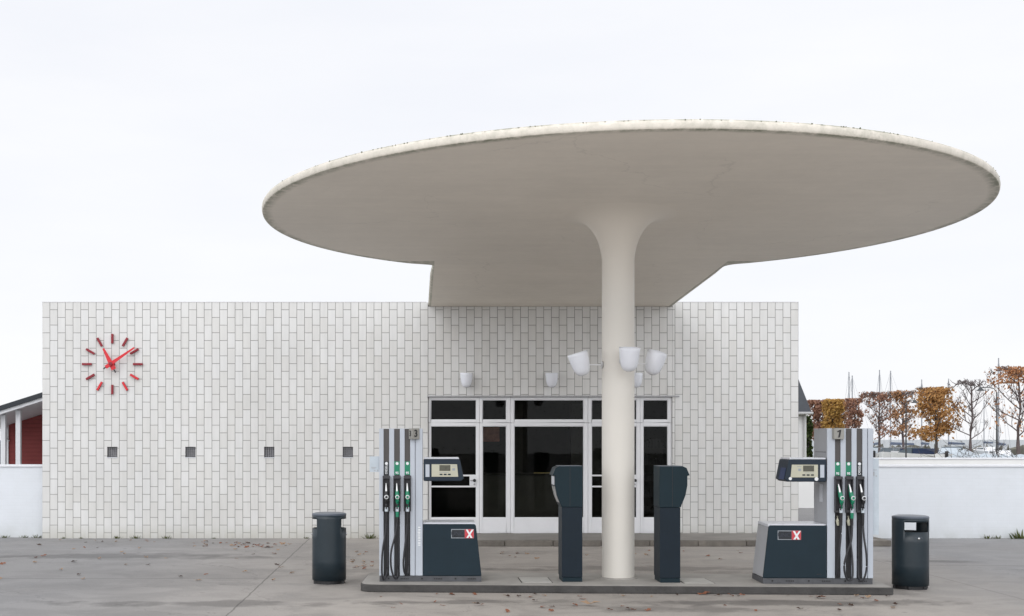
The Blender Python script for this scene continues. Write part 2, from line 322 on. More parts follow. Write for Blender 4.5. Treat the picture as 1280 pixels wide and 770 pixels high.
M['far_wall'] = simple('far_white_wall', (.80, .80, .78), .8, var=.05, scale=1)
M['frame'] = simple('white_window_frame', (.78, .785, .80), .4, var=.04, scale=4)
M['steel'] = simple('brushed_steel', (.55, .55, .55), .3, metal=1, var=.1)
M['concrete'] = simple('island_concrete', (.34, .325, .30), .85, var=.22, scale=2.2, bump=.3, bscale=50)
M['kerb'] = simple('kerb_stone', (.060, .058, .056), .9, var=.35, scale=5, bump=.5, bscale=40)
M['kerb_brown'] = simple('old_kerb_stone', (.17, .155, .135), .9, var=.35, scale=4, bump=.5, bscale=40)
M['pave'] = simple('pavement_concrete', (.25, .235, .215), .9, var=.2, scale=2, bump=.3, bscale=50)
M['cover'] = simple('access_cover', (.43, .42, .39), .75, var=.15, scale=6, bump=.3, bscale=40)
M['pump_white'] = simple('pump_light_panel', (.47, .51, .565), .38, var=.05, scale=3)
M['pump_grey'] = simple('pump_side_grey', (.38, .39, .41), .45, var=.08, scale=4)
M['pump_dark'] = simple('pump_dark_blue', (.013, .026, .036), .5, var=.12, scale=3, spec=.2)
M['head_dark'] = simple('display_housing', (.022, .033, .048), .45, var=.1, scale=5, spec=.2)
M['cap'] = simple('cabinet_cap', (.62, .64, .68), .3, var=.06)
M['plinth'] = simple('pump_plinth', (.075, .078, .085), .6, var=.3, scale=9)
M['channel'] = simple('channel_brown_grey', (.068, .062, .060), .5, var=.06)
M['black'] = simple('black_plastic', (.012, .012, .014), .45, var=.2, scale=12)
M['boot'] = simple('nozzle_boot_plastic', (.035, .035, .04), .5, var=.15)
M['rubber'] = simple('hose_rubber', (.018, .018, .022), .42, var=.3, scale=10)
M['green'] = simple('green_plastic', (.005, .20, .105), .4, var=.06)
M['white_print'] = simple('white_print', (.75, .77, .78), .5, var=.03)
M['grey_print'] = simple('grey_print', (.30, .33, .36), .5, var=.03)
M['beige'] = simple('display_beige', (.50, .49, .38), .4, var=.05)
M['lcd'] = simple('lcd_glass', (.085, .085, .062), .2, var=.25, scale=30)
M['red_sign'] = simple('red_sign', (.52, .045, .06), .45, var=.05)
M['sign_black'] = simple('sign_black', (.010, .014, .019), .3, var=.05)
M['sign_text'] = simple('sign_dim_lettering', (.022, .028, .042), .4, var=.05)
M['blue_label'] = simple('blue_label', (.02, .04, .12), .5, var=.1)
M['notice'] = simple('pale_notice', (.50, .56, .61), .4, var=.08, scale=12)
M['number_plate'] = simple('number_plate_grey', (.30, .295, .27), .5, var=.08)
M['term'] = simple('terminal_blue', (.009, .022, .030), .5, var=.12, scale=3, spec=.2)
M['term_low'] = simple('terminal_lower', (.010, .018, .027), .5, var=.15, scale=4, spec=.2)
M['bin'] = simple('bin_dark_green_blue', (.011, .022, .030), .38, var=.12, scale=4, bump=.05)
M['bin_lid'] = simple('bin_lid', (.10, .12, .15), .35, var=.2, scale=4)
M['red_front'] = simple('clock_red', (.62, .012, .022), .4, var=.06)
M['red_dark'] = simple('clock_dark_red', (.24, .008, .018), .5, var=.08)
M['red_wood'] = boards_mat('red_timber_cladding', (.25, .045, .042), .1)
M['white_wood'] = simple('white_timber', (.72, .73, .75), .6, var=.05)
M['roof_dark'] = simple('roof_felt', (.035, .04, .047), .8, var=.15, scale=3)
M['soffit'] = simple('soffit', (.42, .42, .42), .8, var=.06)
M['slate'] = simple('slate_roof', (.075, .082, .095), .8, var=.2, scale=4)
M['render_w'] = simple('pale_render', (.66, .66, .66), .8, var=.05)
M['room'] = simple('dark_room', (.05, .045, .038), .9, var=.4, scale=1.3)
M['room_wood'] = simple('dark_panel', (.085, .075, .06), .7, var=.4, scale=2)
M['brass'] = simple('brass_edge', (.55, .42, .2), .35, metal=1)
M['poster'] = simple('faded_poster', (.40, .16, .11), .7, var=.5, scale=9)
M['vent'] = simple('vent_metal', (.36, .36, .37), .6, var=.3, scale=30)
M['vent_dark'] = simple('vent_back', (.19, .19, .21), .8, var=.4, scale=20)
M['bark'] = simple('bark', (.085, .072, .068), .9, var=.35, scale=6, bump=.4)
M['twig'] = simple('twig_bark', (.12, .095, .095), .9, var=.3, scale=3)
M['water'] = simple('sea_water', (.12, .16, .18), .25, var=.1, scale=.05, bump=.4, bscale=.9)
M['grass'] = simple('autumn_grass', (.10, .10, .035), .95, var=.4, scale=1, bump=.4)
M['rock'] = simple('breakwater_rock', (.14, .135, .11), .95, var=.4, scale=.5, bump=.6)
M['boat_white'] = simple('boat_gelcoat', (.78, .79, .80), .3, var=.04)
M['boat_blue'] = simple('boat_canvas_blue', (.018, .035, .085), .8, var=.2)
M['sail_cover'] = simple('faded_sail_cover', (.10, .125, .18), .8)
M['tarp'] = simple('pale_tarpaulin', (.52, .58, .63), .7, var=.08, scale=1.2, bump=.3, bscale=3)
M['alu'] = simple('mast_aluminium', (.30, .31, .33), .4, metal=.3, var=.1)
M['windshield'] = simple('boat_windscreen', (.10, .13, .15), .15)
M['post_dark'] = simple('lamp_post_paint', (.05, .055, .06), .6)
M['dark_fence'] = boards_mat('dark_fence', (.022, .028, .045), .2)
M['leaf_or'] = leaf_mat('leaves_orange_brown', (.42, .21, .075), (.52, .31, .13))
M['leaf_br'] = leaf_mat('leaves_dry_brown', (.34, .19, .10), (.46, .25, .13))
M['leaf_red'] = leaf_mat('leaves_rusty', (.46, .20, .09), (.54, .31, .17))
M['leaf_yel'] = leaf_mat('leaves_ochre', (.54, .35, .10), (.42, .23, .08))
M['leaf_pur'] = leaf_mat('leaves_dull_purple_brown', (.32, .18, .14), (.40, .22, .14))
M['leaf_gr'] = leaf_mat('leaves_evergreen', (.03, .05, .015), (.06, .08, .025))
M['weed'] = leaf_mat('weed_green', (.06, .09, .025), (.14, .14, .05))
M['opal'] = simple('opal_shade', (.80, .82, .87), .22, var=.015, coat=.3)
def opal():
    m = M['opal']; t = m.node_tree; b = t.nodes['Principled BSDF']
    b.inputs['Subsurface Weight'].default_value = .25; b.inputs['Subsurface Radius'].default_value = (.05, .05, .05)
opal()

# ------------------------------------------------------------------ mesh helpers
def box(bm, x0, x1, y0, y1, z0, z1, mi=0):
    v = [bm.verts.new(c) for c in ((x0, y0, z0), (x1, y0, z0), (x1, y1, z0), (x0, y1, z0), (x0, y0, z1), (x1, y0, z1), (x1, y1, z1), (x0, y1, z1))]
    for q in ((0, 3, 2, 1), (4, 5, 6, 7), (0, 1, 5, 4), (1, 2, 6, 5), (2, 3, 7, 6), (3, 0, 4, 7)):
        f = bm.faces.new([v[i] for i in q]); f.material_index = mi
    return v
def prism(bm, pts, a, b, axis='y', mi=0):
    """extrude the polygon pts (2-D) along an axis from a to b"""
    def P(p, k):
        if axis == 'y': return (p[0], k, p[1])
        if axis == 'x': return (k, p[0], p[1])
        return (p[0], p[1], k)
    A = [bm.verts.new(P(p, a)) for p in pts]; B = [bm.verts.new(P(p, b)) for p in pts]
    n = len(pts); fs = []
    fs.append(bm.faces.new(A)); fs.append(bm.faces.new(B[::-1]))
    for i in range(n): fs.append(bm.faces.new((A[i], B[i], B[(i + 1) % n], A[(i + 1) % n])))
    for f in fs: f.material_index = mi
    bmesh.ops.recalc_face_normals(bm, faces=fs)
    return fs
def tube(bm, pts, rad, seg=8, cap=True):
    pts = [Vector(p) for p in pts]
    if not hasattr(rad, '__len__'): rad = [rad] * len(pts)
    rings = []; up = Vector((0, 0, 1))
    for i, p in enumerate(pts):
        d = (pts[min(i + 1, len(pts) - 1)] - pts[max(i - 1, 0)])
        if d.length < 1e-9: d = Vector((0, 0, 1))
        d.normalize()
        a = d.cross(up)
        if a.length < .05: a = d.cross(Vector((1, 0, 0)))
        a.normalize(); b = d.cross(a)
        rings.append([bm.verts.new(p + (a * math.cos(2 * math.pi * k / seg) + b * math.sin(2 * math.pi * k / seg)) * rad[i]) for k in range(seg)])
    for r0, r1 in zip(rings, rings[1:]):
        for k in range(seg): bm.faces.new((r0[k], r0[(k + 1) % seg], r1[(k + 1) % seg], r1[k]))
    if cap:
        bm.faces.new(rings[0][::-1]); bm.faces.new(rings[-1])
def lathe(bm, prof, seg=32, c=(0, 0, 0), mat=None, a0=0, a1=2 * math.pi):
    rings = []
    for r, z in prof:
        ring = []
        for k in range(seg):
            a = a0 + (a1 - a0) * k / seg
            p = Vector((r * math.cos(a), r * math.sin(a), z))
            if mat is not None: p = mat @ p
            ring.append(bm.verts.new(p + Vector(c)))
        rings.append(ring)
    for r0, r1 in zip(rings, rings[1:]):
        for k in range(seg): bm.faces.new((r0[k], r0[(k + 1) % seg], r1[(k + 1) % seg], r1[k]))
    if prof[0][0] > 1e-4: bm.faces.new(rings[0][::-1])
    if prof[-1][0] > 1e-4: bm.faces.new(rings[-1])
def NB(): return bmesh.new()
def build(name, bm, mat, parent=None, smooth=False, bevel=0, solid=0, loc=None, label=None):
    bmesh.ops.remove_doubles(bm, verts=bm.verts, dist=1e-6)
    me = bpy.data.meshes.new(name); bm.to_mesh(me); bm.free()
    for k in (mat if isinstance(mat, (list, tuple)) else [mat]): me.materials.append(M[k] if isinstance(k, str) else k)
    if smooth:
        for p in me.polygons: p.use_smooth = True
        if smooth != 'all':
            me.set_sharp_from_angle(angle=R(38))
    o = bpy.data.objects.new(name, me); COL.objects.link(o)
    if parent is not None: o.parent = parent
    if loc is not None: o.location = loc
    if solid:
        sm = o.modifiers.new('solid', 'SOLIDIFY'); sm.thickness = solid; sm.offset = -1
    if bevel:
        bv = o.modifiers.new('bevel', 'BEVEL'); bv.width = bevel; bv.segments = 2; bv.limit_method = 'ANGLE'; bv.angle_limit = R(40)
    if label: o['label'] = label
    return o
def tag(o, label=None, cat=None, group=None, kind=None):
    if label: o['label'] = label
    if cat: o['category'] = cat
    if group: o['group'] = group
    if kind: o['kind'] = kind
    return o
def thing(name, label, cat, loc=(0, 0, 0), rz=0, group=None):
    o = bpy.data.objects.new(name, None); COL.objects.link(o); o.empty_display_size = .2
    o.location = loc; o.rotation_euler = (0, 0, rz)
    return tag(o, label, cat, group)
def copy_tree(o, parent=None):
    c = o.copy(); COL.objects.link(c)
    if parent is not None: c.parent = parent
    for ch in list(o.children): copy_tree(ch, c)
    return c
def text_obj(name, s, size, mat, parent, loc, rot=(R(90), 0, 0), ext=.001, align='CENTER', bold=0):
    cu = bpy.data.curves.new(name, 'FONT'); cu.body = s; cu.size = size; cu.align_x = align; cu.align_y = 'CENTER'; cu.extrude = ext; cu.offset = bold
    tmp = bpy.data.objects.new('tmp', cu); COL.objects.link(tmp)
    bpy.context.view_layer.update()
    me = bpy.data.meshes.new_from_object(tmp.evaluated_get(bpy.context.evaluated_depsgraph_get()))
    bpy.data.objects.remove(tmp); bpy.data.curves.remove(cu)
    me.name = name; me.materials.clear(); me.materials.append(M[mat])
    o = bpy.data.objects.new(name, me); COL.objects.link(o); o.parent = parent; o.location = loc; o.rotation_euler = rot
    return o
def X(px, y): return (px - CX) * y / F
def Z(py, y): return EYE - (py - CY) * y / F

# ------------------------------------------------------------------ ground, water
bm = NB(); 
for a, b in ((-120, 0), (0, 30), (30, 92)):
    vs = [bm.verts.new(c) for c in ((-250, a, 0), (250, a, 0), (250, b, 0), (-250, b, 0))]; bm.faces.new(vs)
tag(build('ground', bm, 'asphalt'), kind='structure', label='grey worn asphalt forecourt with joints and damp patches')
bm = NB(); vs = [bm.verts.new(c) for c in ((-3000, 92, -.7), (3000, 92, -.7), (3000, 6000, -.7), (-3000, 6000, -.7))]; bm.faces.new(vs)
box(bm, -250, 250, 91.6, 91.99, -.9, -.004)
tag(build('water', bm, 'water'), kind='structure', label='pale grey sea behind the harbour')
bm = NB(); vs = [bm.verts.new(c) for c in ((8, 36.6, .004), (120, 36.6, .004), (120, 91, .004), (8, 91, .004))]; bm.faces.new(vs)
tag(build('grass_verge', bm, 'grass'), kind='structure', label='yellowish grass verge beyond the white walls')

# raised pavement in front of the door, with kerb
bm = NB()
box(bm, .02, X(1115, 23.1) - .15, 23.25, 24.99, 0, .1)
box(bm, 7.45, X(1115, 23.1) - .15, 25.0, 27.2, 0, .1)
tag(build('pavement', bm, 'pave'), kind='structure', label='raised concrete pavement in front of the shop front')
bm = NB(); x = 0
xe = X(1115, 23.1); xs = -.14; n = 10
for i in range(n):
    a = xs + (xe - xs) * i / n; b = xs + (xe - xs) * (i + 1) / n - .008
    box(bm, a, b, 23.1, 23.246, 0, .108 + random.uniform(-.003, .003))
box(bm, xe - .146, xe, 23.25, 24.6, 0, .107)
tag(build('kerb', bm, 'kerb_brown', bevel=.012), kind='structure', label='old stone kerb of the raised pavement')

# ------------------------------------------------------------------ petrol station building
WY = 25.0
st = thing('petrol_station', 'long low flat roofed petrol station faced in pale upright tiles', 'building', (0, 0, 0))
def wall_holes(bm, x0, x1, z0, z1, holes, y0=WY, th=.3):
    xs = sorted({x0, x1, *[h[0] for h in holes], *[h[1] for h in holes]}); zs = sorted({z0, z1, *[h[2] for h in holes], *[h[3] for h in holes]})
    V = {}
    def v(i, j, k):
        if (i, j, k) not in V: V[(i, j, k)] = bm.verts.new((xs[i], y0 + th * k, zs[j]))
        return V[(i, j, k)]
    def hole(i, j):
        if i < 0 or j < 0 or i >= len(xs) - 1 or j >= len(zs) - 1: return True
        cx = (xs[i] + xs[i + 1]) / 2; cz = (zs[j] + zs[j + 1]) / 2
        return any(h[0] < cx < h[1] and h[2] < cz < h[3] for h in holes)
    for i in range(len(xs) - 1):
        for j in range(len(zs) - 1):
            if hole(i, j): continue
            bm.faces.new((v(i, j, 0), v(i + 1, j, 0), v(i + 1, j + 1, 0), v(i, j + 1, 0)))
            bm.faces.new((v(i, j, 1), v(i, j + 1, 1), v(i + 1, j + 1, 1), v(i + 1, j, 1)))
            if hole(i - 1, j): bm.faces.new((v(i, j, 0), v(i, j + 1, 0), v(i, j + 1, 1), v(i, j, 1)))
            if hole(i + 1, j): bm.faces.new((v(i + 1, j, 0), v(i + 1, j, 1), v(i + 1, j + 1, 1), v(i + 1, j + 1, 0)))
            if hole(i, j - 1): bm.faces.new((v(i, j, 0), v(i, j, 1), v(i + 1, j, 1), v(i + 1, j, 0)))
            if hole(i, j + 1): bm.faces.new((v(i, j + 1, 0), v(i + 1, j + 1, 0), v(i + 1, j + 1, 1), v(i, j + 1, 1)))
XL, XR, ZT = X(53, WY), X(998, WY), Z(378, WY)
OX0, OX1, OZ0, OZ1 = X(535.4, WY), X(839.8, WY), .1, Z(496, WY)
vents = [(X(p, WY) - .1, X(p, WY) + .1, Z(571.5, WY), Z(558.5, WY)) for p in (140.3, 238, 336.5, 434.8)]
bm = NB(); wall_holes(bm, XL, NX0 - .001, 0, ZT, vents); build('wall', bm, 'tile', st)
bm = NB(); wall_holes(bm, NX0 + .001, NX1 + .027, OZ1, ceil_h(25) - .004, [], y0=WY + .004); build('wall', bm, 'tile', st, label='tiled wall above the shop front under the canopy')
bm = NB(); wall_holes(bm, NX1 + .03, XR, 0, ZT, []); build('wall', bm, 'tile', st)
bm = NB(); box(bm, XL, XL + .3, WY + .3, WY + 7, 0, ZT); build('side_wall', bm, 'tile', st)
bm = NB(); box(bm, XR - .3, XR, WY + .3, WY + 7, 0, ZT); build('side_wall', bm, 'tile', st)
bm = NB(); box(bm, XL + .3, XR - .3, WY + 6.7, WY + 7, 0, ZT - .01); build('back_wall', bm, 'tile', st)
bm = NB(); box(bm, XL + .3, XR - .3, WY + .3, WY + 6.7, 4.25, 4.44); build('roof', bm, 'roof_dark', st)
# thin dark drip line over the window head and a zinc coping on the parapet
bm = NB(); box(bm, NX0 - .02, X(849, WY), WY - .02, WY + .003, OZ1 - .004, OZ1 + .022); build('window_head', bm, 'vent', st)
bm = NB(); box(bm, XL - .006, NX0 - .032, WY - .006, WY + .33, ZT, ZT + .014); build('coping', bm, 'render_w', st)
bm = NB(); box(bm, NX1 + .034, XR + .006, WY - .006, WY + .33, ZT, ZT + .014)
build('coping', bm, 'render_w', st)
# the four little ventilation openings
for h in vents:
    bm = NB(); box(bm, h[0], h[1], WY + .10, WY + .13, h[2], h[3]); vt = build('vent', bm, 'vent_dark', st)
    bm = NB()
    for k in range(1, 5):
        xx = h[0] + .2 * k / 5; box(bm, xx - .004, xx + .004, WY + .050, WY + .062, h[2], h[3])
    for k in range(1, 5):
        zz = h[2] + (h[3] - h[2]) * k / 5; box(bm, h[0], h[1], WY + .063, WY + .072, zz - .004, zz + .004)
    build('grille', bm, 'vent', vt)
    bm = NB(); box(bm, h[0] - .004, h[1] + .004, WY - .012, WY + .05, h[2] - .012, h[2]); build('sill', bm, 'white_wall', vt)

# shop front
FY = WY + .05
def fx(p): return X(p, FY)
def fz(p): return Z(p, FY)
def unit(kind, x0, x1, z0, z1, g, rails=(), lock=None, label=None):
    """x0.. outer px, g = (gx0,gx1,gy_top,gy_bottom) glass in px of the photograph"""
    e = .002
    a, b, c, d = fx(x0) + e, fx(x1) - e, fz(z1) + e, fz(z0) - e
    ga, gb, gt, gbm = fx(g[0]), fx(g[1]), fz(g[2]), fz(g[3])
    y0, y1 = FY, FY + .07
    bm = NB()
    box(bm, a, ga, y0, y1, c, d); box(bm, gb, b, y0, y1, c, d)
    box(bm, ga, gb, y0, y1, gt, d); box(bm, ga, gb, y0, y1, c, gbm)
    for (r0, r1) in rails: box(bm, ga, gb, y0 + .012, y1 - .01, fz(r1), fz(r0))
    if lock: box(bm, fx(lock[0]), gb, y0 + .004, y1 - .014, fz(lock[2]) + .001, fz(lock[1]) - .001)
    u = build(kind, bm, 'frame', st, bevel=.004, label=label)
    # glazing bead, a slim inner step
    bm = NB(); t = .012
    box(bm, ga, ga + t, y0 + .02, y0 + .03, gbm, gt); box(bm, gb - t, gb, y0 + .02, y0 + .03, gbm, gt)
    box(bm, ga + t, gb - t, y0 + .02, y0 + .03, gt - t, gt); box(bm, ga + t, gb - t, y0 + .02, y0 + .03, gbm, gbm + t)
    build('glazing_bead', bm, 'frame', u)
    bm = NB(); box(bm, ga, gb, y0 + .036, y0 + .042, gbm, gt); build('pane', bm, 'glass', u)
    if lock:
        bm = NB(); lx = fx(lock[0] + (lock[3] if len(lock) > 3 else 6)); zc = fz(600.5)
        mt = Matrix.Rotation(R(90), 3, 'X')
        lathe(bm, [(.0, -.03), (.028, -.03), (.03, 0), (.018, .02), (.018, .045), (.03, .05), (.03, .07), (.0, .078)], 16, (lx, y0 - .002, zc), mt)
        build('door_knob', bm, 'black', u, smooth=True)
        bm = NB(); lathe(bm, [(.0, -.01), (.018, -.01), (.018, .012), (0, .012)], 12, (lx, y0, fz(605.3)), mt); build('keyhole', bm, 'vent', u)
        bm = NB(); box(bm, lx - .085, lx - .02, y0 - .02, y0 - .008, zc - .008, zc + .008)
        build('handle_bar', bm, 'vent', u)
cols = [(535.35, 599.3, 538.4, 595.6), (599.3, 638, 603, 633.2), (638, 735, 642.6, 729.8), (735, 800.2, 739.4, 796), (800.2, 839.9, 804, 835)]
for i, (a, b, g0, g1) in enumerate(cols):
    unit('window', a, b, 496.6, 528.4, (g0, g1, 499.6, 525))
    if i in (0, 3):
        unit('door', a, b, 528.6, 666.4, (g0, g1, 532.4, 647.4), rails=((593.4, 595.4), (607.2, 609.2)), lock=(g1 - 8.6, 595.4, 607.2))
    else:
        unit('window', a, b, 528.6, 666.4, (g0, g1, 532.4, 647.4))
# dark room behind the glass
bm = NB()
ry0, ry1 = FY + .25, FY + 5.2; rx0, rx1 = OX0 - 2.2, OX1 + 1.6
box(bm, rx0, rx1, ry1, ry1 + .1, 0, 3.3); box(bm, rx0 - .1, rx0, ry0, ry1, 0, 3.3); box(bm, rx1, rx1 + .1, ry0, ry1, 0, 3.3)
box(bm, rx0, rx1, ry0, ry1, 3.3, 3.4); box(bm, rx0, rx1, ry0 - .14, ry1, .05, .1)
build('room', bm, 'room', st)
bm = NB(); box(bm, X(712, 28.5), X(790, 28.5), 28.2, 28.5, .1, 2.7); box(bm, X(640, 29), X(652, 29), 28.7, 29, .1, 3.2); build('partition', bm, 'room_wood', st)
ct = thing('shop_counter', 'dark service counter with a brass edge behind the big window', 'counter', (X(660, 27.3), 27.3, .1))
bm = NB(); box(bm, -1.0, 1.3, 0, .6, 0, 1.05); build('body', bm, 'room_wood', ct, bevel=.01)
bm = NB(); box(bm, .12, .56, -.04, .0, 1.10, 1.115); build('edge_trim', bm, 'brass', ct)
bm = NB(); box(bm, -1.05, 1.35, -.05, .65, 1.053, 1.095); build('top', bm, 'room', ct, bevel=.005)
ps = thing('poster', 'faded pinkish poster hanging inside behind the narrow window', 'poster', (X(614, 26.8), 26.8, Z(552, 26.8)))
bm = NB(); box(bm, -.17, .17, 0, .012, 0, .30); build('sheet', bm, 'poster', ps)
sh = thing('display_shelf', 'dark display shelf inside behind the right hand window', 'shelf', (X(820, 27), 27, .1))
bm = NB(); box(bm, -.28, .2, .3, .33, 0, 1.75); box(bm, -.28, -.25, 0, .3, 0, 1.75)
for k in range(5): box(bm, -.25, .2, 0, .299, .25 + .34 * k, .27 + .34 * k)
build('rack', bm, 'room_wood', sh)
random.seed(3)
for k in range(5):
    bm = NB(); xx = -.23
    while xx < .12:
        ww = random.uniform(.04, .08); box(bm, xx, xx + ww, .04, .2, .272 + .34 * k, .272 + .34 * k + random.uniform(.08, .2)); xx += ww + .004
    build('stock_row', bm, 'channel', sh)

# ------------------------------------------------------------------ canopy
cn = thing('canopy', 'large white concrete disc canopy standing on one flared column', 'canopy', (0, 0, 0))
c_, s_ = math.cos(ELL_ROT), math.sin(ELL_ROT)
def ell(th):
    u, v = ELL_A * math.cos(th), ELL_B * math.sin(th)
    return (ELL_C[0] + u * c_ - v * s_, ELL_C[1] + u * s_ + v * c_)
NS = 360
pts = [ell(2 * math.pi * k / NS) for k in range(NS)]
# rotate the list so that it starts right after the neck, going counter-clockwise round the front
def inneck(p): return NX0 < p[0] < NX1 and p[1] > ELL_C[1]
start = next(k for k in range(NS) if inneck(pts[k - 1]) and not inneck(pts[k]))
ring = [pts[(start + k) % NS] for k in range(NS) if not inneck(pts[(start + k) % NS])]
def fillet(c, a, b, r, n=6):
    a = Vector(a) - Vector(c); b = Vector(b) - Vector(c); a.normalize(); b.normalize(); c = Vector(c)
    p0, p2 = c + a * r, c + b * r
    return [tuple((1 - t) ** 2 * p0 + 2 * t * (1 - t) * c + t * t * p2) for t in [i / n for i in range(n + 1)]]
yl = max(p[1] for p in pts if abs(p[0] - NX0) < .15 and p[1] > ELL_C[1]); yr = max(p[1] for p in pts if abs(p[0] - NX1) < .15 and p[1] > ELL_C[1])
# left junction point, right junction point
outline = ring[3:-3] if True else ring
pR_end = outline[-1]; pL_start = outline[0]
# ring runs counter-clockwise from the left junction (x=NX0) round the front to the right junction (x=NX1)
SX0, SX1 = .288, 4.925
outline = fillet((SX0, ring[0][1]), (SX0, 25), ring[6], .10) + ring[4:-4] + fillet((SX1, ring[-1][1]), ring[-7], (SX1, 25), .22)
YN = 25.28
outline = [(SX0, YN)] + [(SX0, y_) for y_ in (24.4, 23.4, 22.4, 21.6)] + outline + [(SX1, y_) for y_ in (21.4, 22.4, 23.4, 24.4)] + [(SX1, YN)]
# keep the straight side points beyond the junctions only
def normals(pl):
    out = []; n = len(pl)
    for i in range(n):
        a = Vector(pl[max(i - 1, 0)]); b = Vector(pl[min(i + 1, n - 1)]); d = (b - a).normalized(); out.append(Vector((d.y, -d.x)))
    return out
nr = normals(outline)
rows = [(0, 0.0), (.006, .002), (.012, .009), (.018, .028), (.020, .054), (.016, .078), (.004, .095), (-.02, .106), (-.25, .125), (-.8, .145)]
bm = NB(); R_ = []
for (o, h) in rows:
    R_.append([bm.verts.new((p[0] + nr[i].x * o * (2.6 if p[1] > 20.9 and o > 0 and abs(nr[i].x) > .9 else 1), p[1] + nr[i].y * o, ceil_h(p[1]) + h)) for i, p in enumerate(outline)])
for a, b in zip(R_, R_[1:]):
    for k in range(len(outline) - 1):
        f = bm.faces.new((a[k], a[k + 1], b[k + 1], b[k])); f.smooth = True
bm.faces.new(R_[0][::-1]); bm.faces.new(R_[-1])
bm.faces.new([r[0] for r in R_] ); bm.faces.new([r[-1] for r in R_][::-1])
bmesh.ops.recalc_face_normals(bm, faces=bm.faces[:])
me_o = build('slab', bm, 'canopy', cn, smooth=True)
CC = (2.655, 16.95)
HC = ceil_h(CC[1])
bm = NB(); rad0 = .212; seg = 64
prof = [(rad0 - .004, .1), (rad0, .16), (rad0, 2.0), (rad0, 3.6), (rad0, 4.0)]
FR, FH = .70, .60
for k in range(0, 31):
    u_ = (k / 30) ** 2.2                          # a trumpet whose last part melts into the soffit
    prof.append((rad0 + FR * u_, HC - FH + (FH + .0015) * (1 - (1 - u_) ** 3.6) ** (1 / 1.7)))
rings = []
for r, z in prof:
    kk = max(0, (z - (HC - FH)) / FH) ** 2
    rings.append([bm.verts.new((CC[0] + r * math.cos(2 * math.pi * k / seg), CC[1] + r * math.sin(2 * math.pi * k / seg), z - .045 * r * math.sin(2 * math.pi * k / seg) * kk)) for k in range(seg)])
for a, b in zip(rings, rings[1:]):
    for k in range(seg): bm.faces.new((a[k], a[(k + 1) % seg], b[(k + 1) % seg], b[k]))
build('column', bm, 'canopy_column', cn, smooth='all')
bm = NB(); lathe(bm, [(.255, .1), (.25, .112), (.214, .114)], 48, (CC[0], CC[1], 0)); build('column_base', bm, 'concrete', cn)
# little tufts of moss on the rim
random.seed(21)
bm = NB()
for _ in range(60):
    th = R(random.uniform(200, 345)); p = ell(th)
    if random.random() < .5: th = R(random.gauss(262, 22)); p = ell(th)
    h = ceil_h(p[1]) + .086 + random.uniform(0, .008); s2 = random.uniform(.004, .011)
    for j in range(3):
        a = random.uniform(0, 6.28); d = Vector((math.cos(a), math.sin(a), 0)) * s2
        q = Vector((p[0], p[1], h)); n_ = Vector((p[0] - ELL_C[0], p[1] - ELL_C[1], 0)).normalized() * .01
        q += n_
        bm.faces.new([bm.verts.new(q - d), bm.verts.new(q + d), bm.verts.new(q + Vector((random.uniform(-.01, .01), 0, s2 * 1.5)))])
tag(build('moss', bm, 'weed', cn), kind='stuff')

# ------------------------------------------------------------------ lamps
def make_lamp(label, group, tilt, arm, cat='lamp'):
    """lamp with its wall plate at the origin, arm along +x, cup shade at x = arm, tilted outward"""
    t = thing('wall_lamp', label, cat, group=group)
    bm = NB(); lathe(bm, [(0, 0), (.05, 0), (.05, .012), (.02, .02), (.0, .02)], 20, (0, 0, 0), Matrix.Rotation(R(90), 3, 'Y')); build('wall_plate', bm, 'steel', t, smooth=True)
    bm = NB(); tube(bm, [(.01, 0, 0), (arm - .1, 0, 0)], .009, 8); build('arm', bm, 'frame', t, smooth=True)
    prof = [(0, -.17), (.03, -.168), (.062, -.155), (.088, -.13), (.105, -.095), (.118, -.04), (.127, .03), (.133, .10), (.136, .14)]
    inner = [(r - .006 if r > .01 else 0, z + .006) for r, z in prof]; inner[-1] = (prof[-1][0] - .006, .14)
    full = prof + inner[::-1]
    mt = Matrix.Rotation(R(tilt), 3, 'Y')
    bm = NB(); lathe(bm, full, 36, (arm, 0, .02), mt)
    build('shade', bm, 'opal', t, smooth='all')
    return t
for az, lab in ((188, 'white cup lamp on the left side of the canopy column'), (-83, 'white cup lamp on the front of the canopy column'), (13, 'white cup lamp on the right side of the canopy column')):
    t = make_lamp(lab, 'cup lamps round the canopy column', 17 if az > 0 else 8, .30)
    z_ = {188: 2.895, -83: 2.93, 13: 2.915}[az]
    t.location = (CC[0] + rad0 * math.cos(R(az)), CC[1] + rad0 * math.sin(R(az)), z_); t.rotation_euler = (0, 0, R(az))
for px, lab in ((583, 'small white cup lamp on the tiled wall above the left glass door'), (689.5, 'small white cup lamp on the tiled wall above the big shop window'), (795, 'small white cup lamp on the tiled wall half hidden by the column')):
    t = make_lamp(lab, 'cup lamps on the tiled wall', 3, .20)
    t.location = (X(px, 24.85), WY, Z(475.5, 24.8)); t.rotation_euler = (0, 0, R(-90)); t.scale = (.92, .92, .92)

